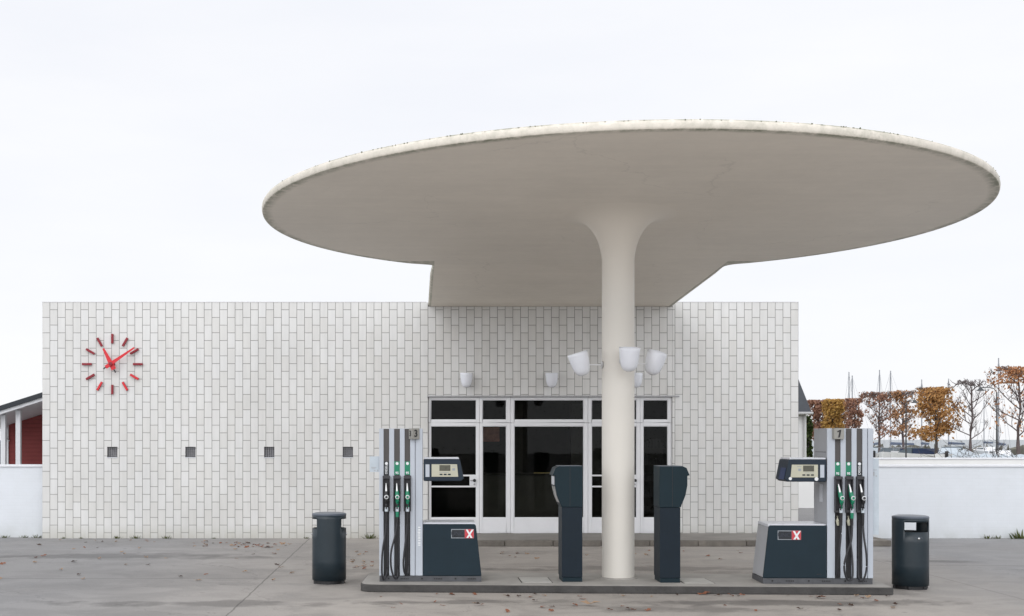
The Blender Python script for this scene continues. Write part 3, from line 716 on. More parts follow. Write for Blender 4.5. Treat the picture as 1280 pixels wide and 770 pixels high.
# ------------------------------------------------------------------ clock
ck = thing('clock', 'large red wall clock with twelve separate hour bars on white tiles', 'clock', (X(140.9, WY), WY, Z(455.3, WY)))
for k in range(12):
    a = R(30 * k); rot = Matrix.Rotation(a, 3, 'Y')
    bm = NB(); box(bm, -.021, .021, -.052, -.012, .40, .585)
    box(bm, -.006, .006, -.0119, 0, .44, .452); box(bm, -.006, .006, -.0119, 0, .53, .542)
    for f in bm.faces: f.material_index = 0 if (f.normal.y < -.5) else 1
    bm.normal_update()
    for f in bm.faces: f.material_index = 0 if f.normal.y < -.5 else 1  # marker sides get a darker red, their side shade put into the colour
    for v in bm.verts: v.co = rot @ v.co
    build('hour_marker', bm, ['red_front' if k in (7, 4, 5) else 'red_dark', 'red_dark'], ck, bevel=.003)
def hand(name, ang, ln, w0, w1, y, tail):
    rot = Matrix.Rotation(R(ang), 3, 'Y'); bm = NB()
    prism(bm, [(-w0, -.12), (w0, -.12), (w0, 0), (w1, ln), (-w1, ln), (-w0, 0)], y, y + .012)
    for v in bm.verts: v.co = rot @ v.co
    h = build(name, bm, 'red_front', ck)
    bm = NB(); box(bm, -.012, .012, y, y + .014, -.12 - tail, -.119)
    for v in bm.verts: v.co = rot @ v.co
    build('counterweight', bm, 'black', h)
hand('minute_hand', 55.5, .55, .034, .014, -.165, .055)
hand('hour_hand', -27, .335, .045, .018, -.14, .07)
bm = NB(); lathe(bm, [(0, 0), (.05, 0), (.05, .01), (.022, .02), (.022, .165), (.034, .168), (.034, .18), (0, .184)], 20, (0, 0, 0), Matrix.Rotation(R(90), 3, 'X'))
build('hub', bm, 'red_dark', ck, smooth=True)

# ------------------------------------------------------------------ boundary walls
def garden_wall(label, x0, x1, y, h, t=.22, mat='white_wall', cap=True):
    g = thing('garden_wall', label, 'wall', ((x0 + x1) / 2, y, 0)); w2 = (x1 - x0) / 2
    bm = NB(); box(bm, -w2, w2, 0, t, 0, h - (.05 if cap else 0)); build('wall_body', bm, mat, g)
    if cap:
        bm = NB(); prism(bm, [(-.025, h - .048), (t + .025, h - .048), (t + .025, h - .015), (t / 2, h), (-.025, h - .015)], -w2, w2, 'x'); build('coping', bm, 'white_wood', g, bevel=.004)
    return g
garden_wall('pale white rendered wall left of the station below the red house', X(-160, 25.2), XL - .01, 25.2, Z(580.5, 25.2))
garden_wall('long white painted brick wall right of the station behind the black bin', X(1090, 25.0), X(1480, 25.0), 25.0, Z(580.5, 25))
garden_wall('farther cream wall seen over the white wall and beside the right pump', 8.3, 30, 36, 1.405, mat='far_wall')

# ------------------------------------------------------------------ pump island
isl = thing('pump_island', 'long low concrete island carrying pumps terminals and column', 'island', (0, 0, 0))
def rounded(poly, r, n=6):
    out = []
    for i in range(len(poly)):
        out += fillet(poly[i], poly[i - 1], poly[(i + 1) % len(poly)], r[i], n)
    return out
fl = (X(449, 16.18), 16.2); fr_ = (X(1118, 15.86), 15.86)
poly = [fl, fr_, (fr_[0] + .10, 17.35), (fl[0] + .07, 17.7)]
po = rounded(poly, (.22, .05, .12, .22))
bm = NB(); prism(bm, po, 0, .094, 'z', 1)
pi_ = [(p[0] * .999 + .0026, p[1] + (.012 if p[1] < 17 else -.012)) for p in po]
build('kerb', bm, ['concrete', 'kerb'], isl, bevel=.012)
bm = NB(); prism(bm, [( (p[0] - 2.65) * .996 + 2.65, (p[1] - 16.8) * .985 + 16.8) for p in po], .0945, .1, 'z'); build('surface', bm, 'concrete', isl, bevel=.002)
for a, b, c, d, lab in ((653, 690, 16.36, 16.95, 'left'), (856, 893, 16.28, 16.85, 'right')):
    bm = NB(); x0, x1 = X(a, c), X(b, c)
    prism(bm, [(x0, c), (x1, c), (x1, d), (x0, d)], .1005, .106, 'z')
    build('access_cover', bm, 'cover', isl)
    bm = NB(); t = .012
    box(bm, x0 - t, x0 - .002, c, d, .1005, .104); box(bm, x1 + .002, x1 + t, c, d, .1005, .104); box(bm, x0 - t, x1 + t, d + .002, d + t, .1005, .104)
    build('cover_frame', bm, 'kerb', isl)

# ------------------------------------------------------------------ fuel pumps
def make_pump(label, loc, rz, side, chans, number, blockw=.555, depth=.65, width=1.31, hoses=None):
    """local: x along the front from the hose column's left edge, y=0 front, z up. side=+1 cabinet to the right, -1 to the left"""
    p = thing('fuel_pump', label, 'fuel pump', loc, rz, None)
    H = 1.955; pz = .075; B = blockw
    # hose column: light front panels between dark channels
    bm = NB(); box(bm, .004, B - .004, .035, depth, pz, H - .006); build('column_body', bm, 'pump_grey', p, bevel=.004)
    edges = [0]; seam = chans[-1][1] + .065
    for a, b in chans: edges += [a, b]
    edges += [seam - .003]
    for i in range(0, len(edges), 2):
        bm = NB(); box(bm, edges[i], edges[i + 1], 0, .034, pz, H); build('front_panel', bm, 'pump_white', p, bevel=.006)
    bm = NB(); box(bm, seam + .003, B, .0, .034, pz, H); build('front_panel', bm, 'pump_white', p, bevel=.006)
    # cap over the column
    bm = NB(); box(bm, 0, B, .036, depth, H - .004, H + .002); build('top_cap', bm, 'cap', p)
    # cabinet and display head, mirrored for side = -1
    def sx(u): return B + u if side > 0 else -u         # u = distance from the column
    def pr(bm, pts, a, b, axis='y', mi=0): return prism(bm, [(sx(q[0]), q[1]) for q in pts], a, b, axis, mi)
    W_ = width - B; ct_ = .735
    bm = NB(); pr(bm, [(.004, pz), (W_ - .002, pz), (W_ - .073, ct_ - .02), (W_ - .09, ct_), (.004, ct_)], .0, .03)
    cab = build('cabinet_front', bm, 'pump_dark', p, bevel=.006)
    bm = NB(); pr(bm, [(.004, pz), (W_ - .004, pz), (W_ - .075, ct_ - .02), (.004, ct_ - .02)], .031, depth - .02); build('cabinet_body', bm, 'pump_grey', p, bevel=.012)
    bm = NB(); pr(bm, [(.004, ct_ - .019), (W_ - .07, ct_ - .019), (W_ - .08, ct_ + .018), (.004, ct_ + .018)], .035, depth - .02); build('cabinet_top', bm, 'cap', p, bevel=.008)
    # plinth
    bm = NB(); a_, b_ = (0, B + W_) if side > 0 else (-W_, B)
    box(bm, a_ + .004, b_ - .004, .006, depth - .01, 0, pz - .004); pl = build('plinth', bm, 'plinth', p, bevel=.004)
    for k in range(6):
        bm = NB()
        xx = a_ + .12 + k * (b_ - a_ - .24) / 5
        if k % 2: 
            for j in range(5): box(bm, xx - .06 + j * .022, xx - .046 + j * .022, .0045, .0062, .028, .046)
        else: lathe(bm, [(0, -.006), (.012, -.006), (.012, 0), (0, 0)], 10, (xx, 0, .04), Matrix.Rotation(R(90), 3, 'X'))
        build('vent_slot' if k % 2 else 'bolt', bm, 'black', pl)
    # display head
    z0, z1 = 1.285, 1.565
    bm = NB(); pr(bm, [(.012, z0), (.49, z0), (.527, z0 + .03), (.478, z1 - .008), (.47, z1), (.012, z1)], .0, .5)
    hd = build('display_head', bm, 'head_dark', p, bevel=.012)
    bm = NB(); pr(bm, [(.014, z1 + .0005), (.468, z1 + .0005), (.46, z1 + .022), (.014, z1 + .022)], .02, .49); build('head_top', bm, 'cap', hd, bevel=.006)
    bm = NB(); pr(bm, [(.115, 1.34), (.455, 1.34), (.44, 1.50), (.115, 1.50)], -.006, .0); build('display_panel', bm, 'beige', hd, bevel=.002)
    def hb(bm, u0, u1, y0, y1, za, zb):
        a, b = sorted((sx(u0), sx(u1))); box(bm, a, b, y0, y1, za, zb)
    if side > 0: l0, l1 = .215, .355
    else: l0, l1 = .165, .30
    bm = NB(); hb(bm, l0, l1, -.009, -.0062, 1.415, 1.49); build('lcd_screen', bm, 'lcd', hd)
    bm = NB()
    for k in range(3): hb(bm, l0 + .003 + .053 * k, l0 + .038 + .053 * k, -.011, -.0062, 1.362, 1.379)
    build('buttons', bm, 'pump_dark', hd)
    bm = NB(); hb(bm, l1 + .02, l1 + .075, -.0075, -.0062, 1.475, 1.481); hb(bm, l1 + .025, l1 + .06, -.0075, -.0062, 1.42, 1.45); hb(bm, l0, l1 - .02, -.0075, -.0062, 1.394, 1.399)
    build('printed_marks', bm, 'grey_print', hd)
    bm = NB(); hb(bm, .037, .088, -.005, -.0005, 1.338, 1.498); build('grey_strip', bm, 'pump_white', hd)
    if side < 0:
        for u, zz, rr in ((.135, 1.32, .024), (.46, 1.325, .02)):
            bm = NB(); lathe(bm, [(0, 0), (rr, 0), (rr, .004), (0, .004)], 18, (sx(u), -.0065, zz), Matrix.Rotation(R(90), 3, 'X')); build('round_sticker', bm, 'white_print', hd)
        # blue label on the slanted end of the head
        bm = NB(); 
        v_ = [(sx(.532), .03, 1.31), (sx(.532), .30, 1.31), (sx(.502), .30, 1.46), (sx(.502), .03, 1.46)]
        A = [bm.verts.new(q) for q in v_]; bm.faces.new(A)
        lb = build('side_label', bm, 'blue_label', hd, solid=.002)
        bm = NB()
        for (ya, yb, za, zb) in ((.05, .12, 1.33, 1.335), (.05, .14, 1.342, 1.352), (.06, .13, 1.372, 1.38), (.17, .26, 1.40, 1.41), (.07, .14, 1.405, 1.42)):
            q = lambda z: sx(.534 + (1.31 - z) * .2)
            bm.faces.new([bm.verts.new(c) for c in ((q(za), ya, za), (q(za), yb, za), (q(zb), yb, zb), (q(zb), ya, zb))])
        build('label_print', bm, 'white_print', lb)
    # company sign on the cabinet
    s0, s1 = (.365, .655) if side > 0 else (.325, .615)
    xa, xb = sorted((sx(s0), sx(s1))); za, zb = .555, .672
    bm = NB(); box(bm, xa, xb, -.004, -.0005, za, zb); sg = build('company_sign', bm, 'grey_print', p)
    xm = xb - .118
    bm = NB(); box(bm, xa + .009, xm, -.0062, -.0042, za + .009, zb - .009); build('dark_field', bm, 'sign_black', sg)
    bm = NB(); box(bm, xm + .002, xb - .002, -.0062, -.0042, za + .002, zb - .002); build('red_field', bm, 'red_sign', sg)
    text_obj('lettering', 'UNO', .075, 'sign_text', sg, ((xa + xm) / 2, -.0068, (za + zb) / 2 ), ext=.0003, bold=.001)
    bm = NB(); xc = (xm + xb) / 2 + .003; zc = (za + zb) / 2; hh = .054
    prism(bm, [(xc - .048, zc + hh), (xc - .022, zc + hh), (xc + .040, zc - hh), (xc + .012, zc - hh)], -.0082, -.0064)
    prism(bm, [(xc + .028, zc + hh), (xc + .052, zc + hh), (xc - .016, zc - hh), (xc - .042, zc - hh)], -.0102, -.0084)
    build('cross_mark', bm, 'white_print', sg)
    # channels: strip, label, boot, nozzle, hose
    for i, (a, b) in enumerate(chans):
        c = (a + b) / 2; diesel = hoses[i][0] == 'D'
        bm = NB(); box(bm, a + .001, b - .001, .014, .034, 1.36, H - .002); build('channel_strip', bm, 'channel', p)
        bm = NB(); box(bm, a + .001, b - .001, .020, .034, pz, .9); build('hose_channel', bm, 'black', p)
        bm = NB(); box(bm, a, b, .006, .0135, 1.365, 1.535); lab = build('fuel_label', bm, 'sign_black' if diesel else 'green', p)
        mt = Matrix.Rotation(R(90), 3, 'X')
        bm = NB(); lathe(bm, [(.0 if not diesel else .010, 0), (.019, 0), (.019, .003), (.0 if not diesel else .010, .003)], 18, (c, .0055, 1.51), mt); build('round_mark', bm, 'white_print', lab)
        if diesel: text_obj('lettering', 'DIESEL', .040, 'white_print', lab, (c, .0045, 1.432), rot=(R(90), R(-90), 0), ext=.0006, bold=.0004)
        else: text_obj('lettering', '95', .040, 'white_print', lab, (c, .0045, 1.388), ext=.0006, bold=.0014)
        # boot: hood over a recess
        bm = NB(); w2 = .046
        box(bm, c - w2, c + w2, -.055, .012, 1.315, 1.355)
        box(bm, c - w2, c - w2 + .012, -.05, .012, .90, 1.314); box(bm, c + w2 - .012, c + w2, -.05, .012, .90, 1.314)
        box(bm, c - w2 + .0121, c + w2 - .0121, .0, .012, .90, 1.314)
        box(bm, c - w2 + .0121, c + w2 - .0121, -.045, -.0001, .90, .93)
        bt = build('nozzle_boot', bm, 'boot', p, bevel=.004)
        # nozzle
        k = hoses[i][3]                                       # sideways lean of the nozzle, metres
        bm = NB(); tube(bm, [(c + k, -.075, 1.085), (c + k * .45, -.062, 1.14), (c + k * .1, -.05, 1.19), (c - k * .2, -.03, 1.25)], [.03, .026, .016, .012], 12)
        tube(bm, [(c + k * 1.0, -.075, 1.09), (c + k * 1.1, -.078, 1.03), (c + k * .9, -.07, .955)], [.03, .024, .02], 12)
        nz = build('nozzle', bm, 'black' if diesel else 'green', p, smooth=True)
        bm = NB(); tube(bm, [(c + k * .3, -.066, 1.155), (c + k * .05, -.058, 1.21), (c - k * .2, -.035, 1.255)], [.017, .013, .011], 10); build('spout', bm, 'steel', nz, smooth=True)
        bm = NB(); cx_ = c + k * 1.15
        lathe(bm, [(0, 0), (.026, 0), (.028, .01), (.024, .018), (0, .018)], 22, (cx_, -.098, 1.085), mt)
        bd = build('badge', bm, 'white_print', nz, smooth=True)
        bm = NB(); lathe(bm, [(0, 0), (.017, 0), (.017, .004), (0, .004)], 16, (cx_, -.1165, 1.085), mt); build('badge_centre', bm, 'boot' if diesel else 'green', bd)
        bm = NB(); tube(bm, [(c + k * .9, -.06, 1.02), (c + k * .3, -.085, .98), (c + k * .6, -.085, .935)], [.012, .012, .012], 8); build('trigger_guard', bm, 'boot', nz, smooth=True)
        hx, hy = c + k * .95, -.066
        bm = NB(); tube(bm, [(hx, hy, .955), (hx, hy, .90)], [.021, .021], 12); build('swivel', bm, 'notice', nz, smooth=True)
        if hoses[i][0] == 'G':
            bm = NB(); tube(bm, [(hx, hy, .898), (hx, hy, .83)], [.022, .02], 12); build('breakaway_collar', bm, 'green', nz, smooth=True)
        ho = hoses[i][1]
        ptsb = [(hx, hy, .90), (hx, hy, .80)] + [(c + q[0], q[1], q[2]) for q in ho]
        # Catmull-Rom smoothing of the hose path
        P_ = [Vector(q) for q in ptsb]; sm = []
        for j in range(len(P_) - 1):
            p0, p1, p2, p3 = P_[max(j - 1, 0)], P_[j], P_[j + 1], P_[min(j + 2, len(P_) - 1)]
            for q in range(7):
                t_ = q / 7; sm.append(.5 * ((2 * p1) + (p2 - p0) * t_ + (2 * p0 - 5 * p1 + 4 * p2 - p3) * t_ ** 2 + (3 * p1 - p0 - 3 * p2 + p3) * t_ ** 3))
        sm.append(P_[-1])
        bm = NB(); tube(bm, sm, .0125, 10); build('hose', bm, 'rubber', p, smooth=True)
        bm = NB(); tube(bm, [(hx, hy, .90), (hx, hy, .74)], [.019, .016], 10); build('hose_sleeve', bm, 'black', p, smooth=True)
        if hoses[i][2]:
            bm = NB(); tube(bm, [(c - .012, -.03, .86), (c - .016, -.035, .80), (c - .006, -.03, .74)], [.012, .02, .014], 10); build('spring_balancer', bm, 'beige', p, smooth=True)
    bm = NB(); rr_ = random.Random(11)
    xs_ = (seam + B) / 2 + .004
    if side > 0:
        zz = .46
        while zz < .70:
            hgt = rr_.uniform(.016, .034); box(bm, xs_ - .02 + rr_.uniform(0, .006), xs_ + .016, -.0022, -.0006, zz, zz + hgt * .55); zz += hgt
        build('faded_print', bm, 'white_print', p)
    else:
        box(bm, -.002, .003, .22, .36, 1.02, 1.25); build('side_hatch', bm, 'cap', p, bevel=.003)
        bm = NB(); box(bm, -.001, .003, .08, .58, 1.655, 1.661); build('side_seam', bm, 'plinth', p)
    # service sticker, meter seal and filler lock of the cabinet
    bm = NB(); xk = sx(.10); box(bm, xk - .03, xk + .03, -.002, -.0004, .12, .125); build('lock_slot', bm, 'black', p)
    # number box, a wedge with two faces
    if side > 0:
        xc = chans[-1][1]; tri = [(xc - .02, 0), (xc + .028, -.10), (xc + .118, -.02), (xc + .118, 0)]
        fA, fB = (tri[0], tri[1]), (tri[1], tri[2])
    else:
        xc = (chans[0][0] + chans[0][1]) / 2; tri = [(xc - .075, 0), (xc - .06, -.05), (xc + .055, -.075), (xc + .075, 0)]
        fA, fB = None, (tri[1], tri[2])
    zt = H + .004; zb_ = H - .135
    bm = NB(); prism(bm, [(q[0], q[1] - .001) for q in tri], zb_, zt, 'z'); nb = build('number_box', bm, 'number_plate', p, bevel=.005)
    for fc in (fA, fB):
        if fc is None: continue
        mid = (Vector(fc[0]) + Vector(fc[1])) / 2; d = Vector(fc[1]) - Vector(fc[0]); nrm = Vector((d.y, -d.x)).normalized()
        if number == '1':
            bm = NB(); prism(bm, [(-.012, -.048), (.010, -.048), (.026, .048), (.008, .048), (-.022, .030), (-.019, .016), (.002, .024)], -.001, .001)
            o = build('numeral', bm, 'black', nb, loc=(mid.x + nrm.x * .003, mid.y - .001 + nrm.y * .003, (zt + zb_) / 2)); o.rotation_euler = (0, 0, math.atan2(d.y, d.x)); continue
        text_obj('numeral', number, .125 if d.length > .07 and fc is fB else .10, 'black', nb, (mid.x + nrm.x * .003, mid.y - .001 + nrm.y * .003, (zt + zb_) / 2), rot=(R(90), 0, math.atan2(d.y, d.x)), ext=.001, bold=.0022)
    # notice plate sticking out beside the column
    bm = NB()
    if side > 0: box(bm, -.125, -.002, .05, .056, 1.40, 1.60)
    else: box(bm, B + .001, B + .085, .05, .056, .62, 1.58)
    npl = build('notice_plate', bm, 'notice', p, bevel=.002)
    bm = NB()
    if side > 0: box(bm, -.105, -.04, .047, .0495, 1.455, 1.464); box(bm, -.10, -.05, .047, .0495, 1.44, 1.446); box(bm, -.03, -.02, .047, .0495, 1.41, 1.43); box(bm, -.07, -.05, .047, .0495, 1.415, 1.425)
    else: box(bm, B + .01, B + .06, .047, .0495, 1.43, 1.437); box(bm, B + .01, B + .03, .047, .0495, 1.36, 1.41); box(bm, B + .045, B + .06, .047, .0495, 1.35, 1.365)
    build('notice_print', bm, 'pump_grey', npl)
    return p
# hose paths: offsets (dx, y, z) from the channel centre
pl_ = make_pump('left fuel pump numbered 3 with cabinet to the right of the hoses', (X(474, 16.5), 16.5, .1), R(-1), +1,
    [(.057, .127), (.192, .264), (.326, .396)], '3',
    hoses=[('D', [(-.01, -.075, .62), (-.045, -.09, .40), (-.055, -.08, .16), (-.04, -.05, .035), (-.01, -.03, .06), (.012, .008, .16), (.015, .01, .5), (.012, .012, .8)], 0, .004),
           ('G', [(-.02, -.08, .60), (-.07, -.10, .40), (-.075, -.09, .22), (-.045, -.07, .08), (-.005, -.045, .045), (.012, .0, .12), (.018, .01, .5), (.012, .012, .8)], 0, .006),
           ('g', [(-.01, -.07, .62), (-.03, -.08, .45), (-.05, -.07, .25), (-.035, -.05, .12), (0, -.02, .10), (.015, .008, .2), (.012, .01, .5), (.01, .012, .8)], 0, .004)])
pr_ = make_pump('right fuel pump numbered 1 with cabinet to the left of the hoses', (X(1034, 16.2), 16.20, .1), R(-2.5), -1,
    [(.098, .166), (.232, .302), (.366, .436)], '1', blockw=.57, width=1.37,
    hoses=[('g', [(.015, -.07, .6), (-.005, -.07, .4), (-.018, -.05, .2), (-.014, -.03, .11), (-.01, .008, .2), (-.01, .01, .5), (-.01, .012, .8)], 1, .022),
           ('G', [(.01, -.085, .58), (-.05, -.10, .40), (-.085, -.10, .24), (-.06, -.09, .10), (-.01, -.08, .055), (.028, -.07, .12), (.03, -.04, .35), (.01, -.01, .6), (-.005, .01, .8)], 1, .022),
           ('D', [(.03, -.08, .6), (.055, -.09, .40), (.06, -.09, .22), (.03, -.08, .08), (-.01, -.06, .05), (-.02, -.01, .13), (-.015, .01, .4), (-.005, .012, .8)], 0, .022)])

# ------------------------------------------------------------------ payment terminals
def make_terminal(label, x0, x1, yf, depth=.42, side=-1):
    """card terminal that faces sideways; x0..x1 body across the view"""
    t = thing('payment_terminal', label, 'payment terminal', ((x0 + x1) / 2, yf, .1), 0, 'card payment terminals on the island')
    w2 = (x1 - x0) / 2; H = 1.475; zs = .955
    def q(u): return u * -side      # u positive = away from the screen side, toward the back
    bm = NB(); box(bm, -w2 + .004, w2 - .004, .004, depth - .004, .058, zs - .003); build('lower_body', bm, 'term_low', t, bevel=.006)
    bm = NB(); box(bm, -w2 + .012, w2 - .006, .01, depth - .01, 0, .056); build('foot', bm, 'term', t, bevel=.004)
    f = -w2                          # front plane in screen-side coordinates (negative = out)
    prof = [(w2, zs), (w2, H), (f - .03, H), (f - .075, H - .02), (f - .115, H - .115), (f - .085, H - .118), (f - .085, H - .24), (f - .06, H - .37), (f - .02, H - .47), (f, zs)]
    bm = NB(); prism(bm, [(q(a), b) for a, b in prof], .0, depth, 'y'); build('upper_body', bm, 'term', t, bevel=.006, smooth=False)
    bm = NB()
    box(bm, min(q(w2 - .16), q(w2 - .165)), max(q(w2 - .16), q(w2 - .165)), -.0015, .001, zs + .01, H - .01)
    build('seam', bm, 'black', t)
    # screen and keypad on the curved face
    bm = NB()
    pr2 = [(f - .087, H - .13), (f - .091, H - .13), (f - .091, H - .24), (f - .087, H - .24)]
    prism(bm, [(q(a), b) for a, b in pr2], .05, depth - .05, 'y'); build('screen', bm, 'cap', t)
    bm = NB()
    pr3 = [(f - .083, H - .26), (f - .088, H - .26), (f - .063, H - .37), (f - .024, H - .465), (f - .019, H - .46), (f - .058, H - .37)]
    prism(bm, [(q(a), b) for a, b in pr3], .06, depth - .06, 'y'); build('keypad', bm, 'steel', t)
    bm = NB(); prism(bm, [(q(a), b) for a, b in ((f - .032, H + .0005), (w2, H + .0005), (w2, H + .006), (f - .028, H + .006))], .004, depth - .004, 'y'); build('top_edge', bm, 'bin_lid', t)
    return t
make_terminal('dark blue card terminal between the left pump and the column', X(702, 16.45), X(728.5, 16.45), 16.45, side=-1)
make_terminal('dark blue card terminal right of the column', X(824.5, 16.35), X(851, 16.35), 16.35, side=+1)

# ------------------------------------------------------------------ litter bins
def make_bin(label, loc, rz):
    t = thing('litter_bin', label, 'litter bin', loc, rz, 'round dark litter bins')
    r = .226; H = .935; seg = 72
    zs = [.045, .3, .6, .735, .86, .905]
    bm = NB(); rg = []
    for z in zs: rg.append([bm.verts.new((r * math.sin(2 * math.pi * k / seg), -r * math.cos(2 * math.pi * k / seg), z)) for k in range(seg)])
    for j in range(len(zs) - 1):
        for k in range(seg):
            ang = 360 * (k + .5) / seg
            if j == 3 and (abs(ang - 0) < 46 or abs(ang - 360) < 46 or abs(ang - 180) < 46): continue
            bm.faces.new((rg[j][k], rg[j][(k + 1) % seg], rg[j + 1][(k + 1) % seg], rg[j + 1][k]))
    build('shell', bm, 'bin', t, smooth=True, solid=.012)
    bm = NB(); lathe(bm, [(r - .014, .885), (r + .001, .906), (r + .004, .918), (r - .004, .932), (r - .05, .942), (0, .947)], 64); build('lid', bm, 'bin_lid', t, smooth=True)
    bm = NB(); lathe(bm, [(r - .025, .0), (r - .018, .002), (r - .018, .05), (r - .03, .055), (0, .055)], 48)
    for a in range(0, 360, 60): 
        c, s = math.cos(R(a)), math.sin(R(a)); box(bm, (r - .02) * c - .02, (r - .02) * c + .02, (r - .02) * s - .02, (r - .02) * s + .02, .001, .04)
    build('foot_ring', bm, 'black', t, smooth=True)
    bm = NB(); lathe(bm, [(r - .02, .62), (r - .016, .722), (r - .028, .722), (r - .032, .64), (0, .62)], 48); build('liner', bm, 'black', t, smooth=True)
    for s in (-1, 1):
        bm = NB(); lathe(bm, [(0, 0), (.014, 0), (.014, .012), (.008, .016), (0, .016)], 14, (0, s * (r - .002), .655), Matrix.Rotation(R(90 if s < 0 else -90), 3, 'X')); build('lock', bm, 'steel', t, smooth=True)
    bm = NB(); 
    for k in range(-6, 7):
        a = R(k * 2.0); pz_ = .672 - .012 * (k / 6) ** 2
        box(bm, (r + .001) * math.sin(a) - .004, (r + .001) * math.sin(a) + .004, -(r + .003) * math.cos(a), -(r - .002) * math.cos(a), pz_ - .003, pz_ + .003)
    build('emblem', bm, 'bin_lid', t)
    return t
make_bin('dark litter bin left of the island showing its openings from the side', (X(411.5, 17.25), 17.25, 0), R(92))
make_bin('dark litter bin right of the island with its opening facing the viewer', (X(1138, 16.63), 16.63, 0), R(5))

# ------------------------------------------------------------------ red house behind the left wall
rh = thing('red_house', 'red timber house with a dark roof and white posts behind the left wall', 'house', (0, 0, 0))
HY = 32.0; PY = 29.6
def rz_(x): return 0
# roof slab: passes photo points (0,507),(52,490) at its verge in the plane y = PY-.4
yv = PY - .35
xa, za = X(0, yv), Z(507, yv); xb, zb = X(52, yv), Z(490.5, yv)
sl = (zb - za) / (xb - xa)
ridge_x = xb + 3.2; 
def rzf(x): return za + sl * (x - xa) if x < ridge_x else za + sl * (2 * ridge_x - x - xa)
ex = xa - 1.0; ex2 = 2 * ridge_x - ex
bm = NB(); prism(bm, [(ex, rzf(ex)), (ridge_x, rzf(ridge_x)), (ex2, rzf(ex2)), (ex2, rzf(ex2) - .11), (ridge_x, rzf(ridge_x) - .11), (ex, rzf(ex) - .11)], yv, HY + 8); build('roof', bm, 'roof_dark', rh)
bm = NB(); prism(bm, [(ex + .03, rzf(ex + .03) - .112), (ridge_x, rzf(ridge_x) - .112), (ex2 - .03, rzf(ex2 - .03) - .112), (ex2 - .03, rzf(ex2 - .03) - .19), (ridge_x, rzf(ridge_x) - .19), (ex + .03, rzf(ex + .03) - .19)], yv + .05, HY + 7.95); build('soffit', bm, 'white_wood', rh)
wx0 = X(11, HY); wx1 = 2 * ridge_x - wx0
bm = NB(); prism(bm, [(wx0, 0), (wx1, 0), (wx1, rzf(wx1) - .195), (ridge_x, rzf(ridge_x) - .195), (wx0, rzf(wx0) - .195)], HY, HY + 7); build('wall', bm, 'red_wood', rh)
for p_ in (4.5, 23.3, 75, 120):
    xc = X(p_, PY); bm = NB(); box(bm, xc - .055, xc + .055, PY - .055, PY + .055, 0, rzf(xc) - .2); build('post', bm, 'white_wood', rh, bevel=.005)
bm = NB(); box(bm, wx0 - .05, wx0 - .002, HY - .03, HY + .06, 0, rzf(wx0) - .25); tube(bm, [(wx0 - .1, HY - .06, rzf(wx0) - .45), (wx0 - .06, HY - .06, rzf(wx0) - .55), (wx0 + .02, HY - .06, rzf(wx0) - .6)], .03, 8); build('downpipe', bm, 'white_wood', rh)
df = thing('dark_fence', 'dark blue boarded fence just visible at the left edge beyond the white wall', 'fence', (X(-30, 36), 36, 0))
bm = NB(); box(bm, -3, X(9, 36) - X(-30, 36), 0, .08, 0, Z(551, 36)); build('boards', bm, 'dark_fence', df)

# ------------------------------------------------------------------ house behind the right end of the station
wh = thing('white_house', 'white house corner with a steep grey slate roof beside the station', 'house', (0, 0, 0))
yh = 45.0; hx1 = X(1008, yh); ez = Z(516, yh)
bm = NB(); box(bm, hx1 - 8, hx1, yh, yh + 7, 0, ez); build('wall', bm, 'render_w', wh)
bm = NB(); e1 = X(1012, yh); tx = X(998, yh); tz = Z(481, yh); k_ = (tz - ez) / (e1 - tx); top = 3.2
prism(bm, [(e1, ez), (e1 - top / k_, ez + top), (hx1 - 8 + top / k_, ez + top), (hx1 - 8.1, ez)], yh - .25, yh + 7.25); build('roof', bm, 'slate', wh)
bm = NB(); tube(bm, [(hx1 - 8, yh - .3, ez - .02), (e1 + .03, yh - .3, ez - .02)], .05, 8); tube(bm, [(hx1 - .1, yh - .06, ez - .05), (hx1 - .1, yh - .06, 0)], .035, 8); build('gutter', bm, 'soffit', wh)
bm = NB(); box(bm, hx1 - .42, hx1 - .30, yh - .03, yh - .002, 0, ez); build('pilaster', bm, 'white_wood', wh)

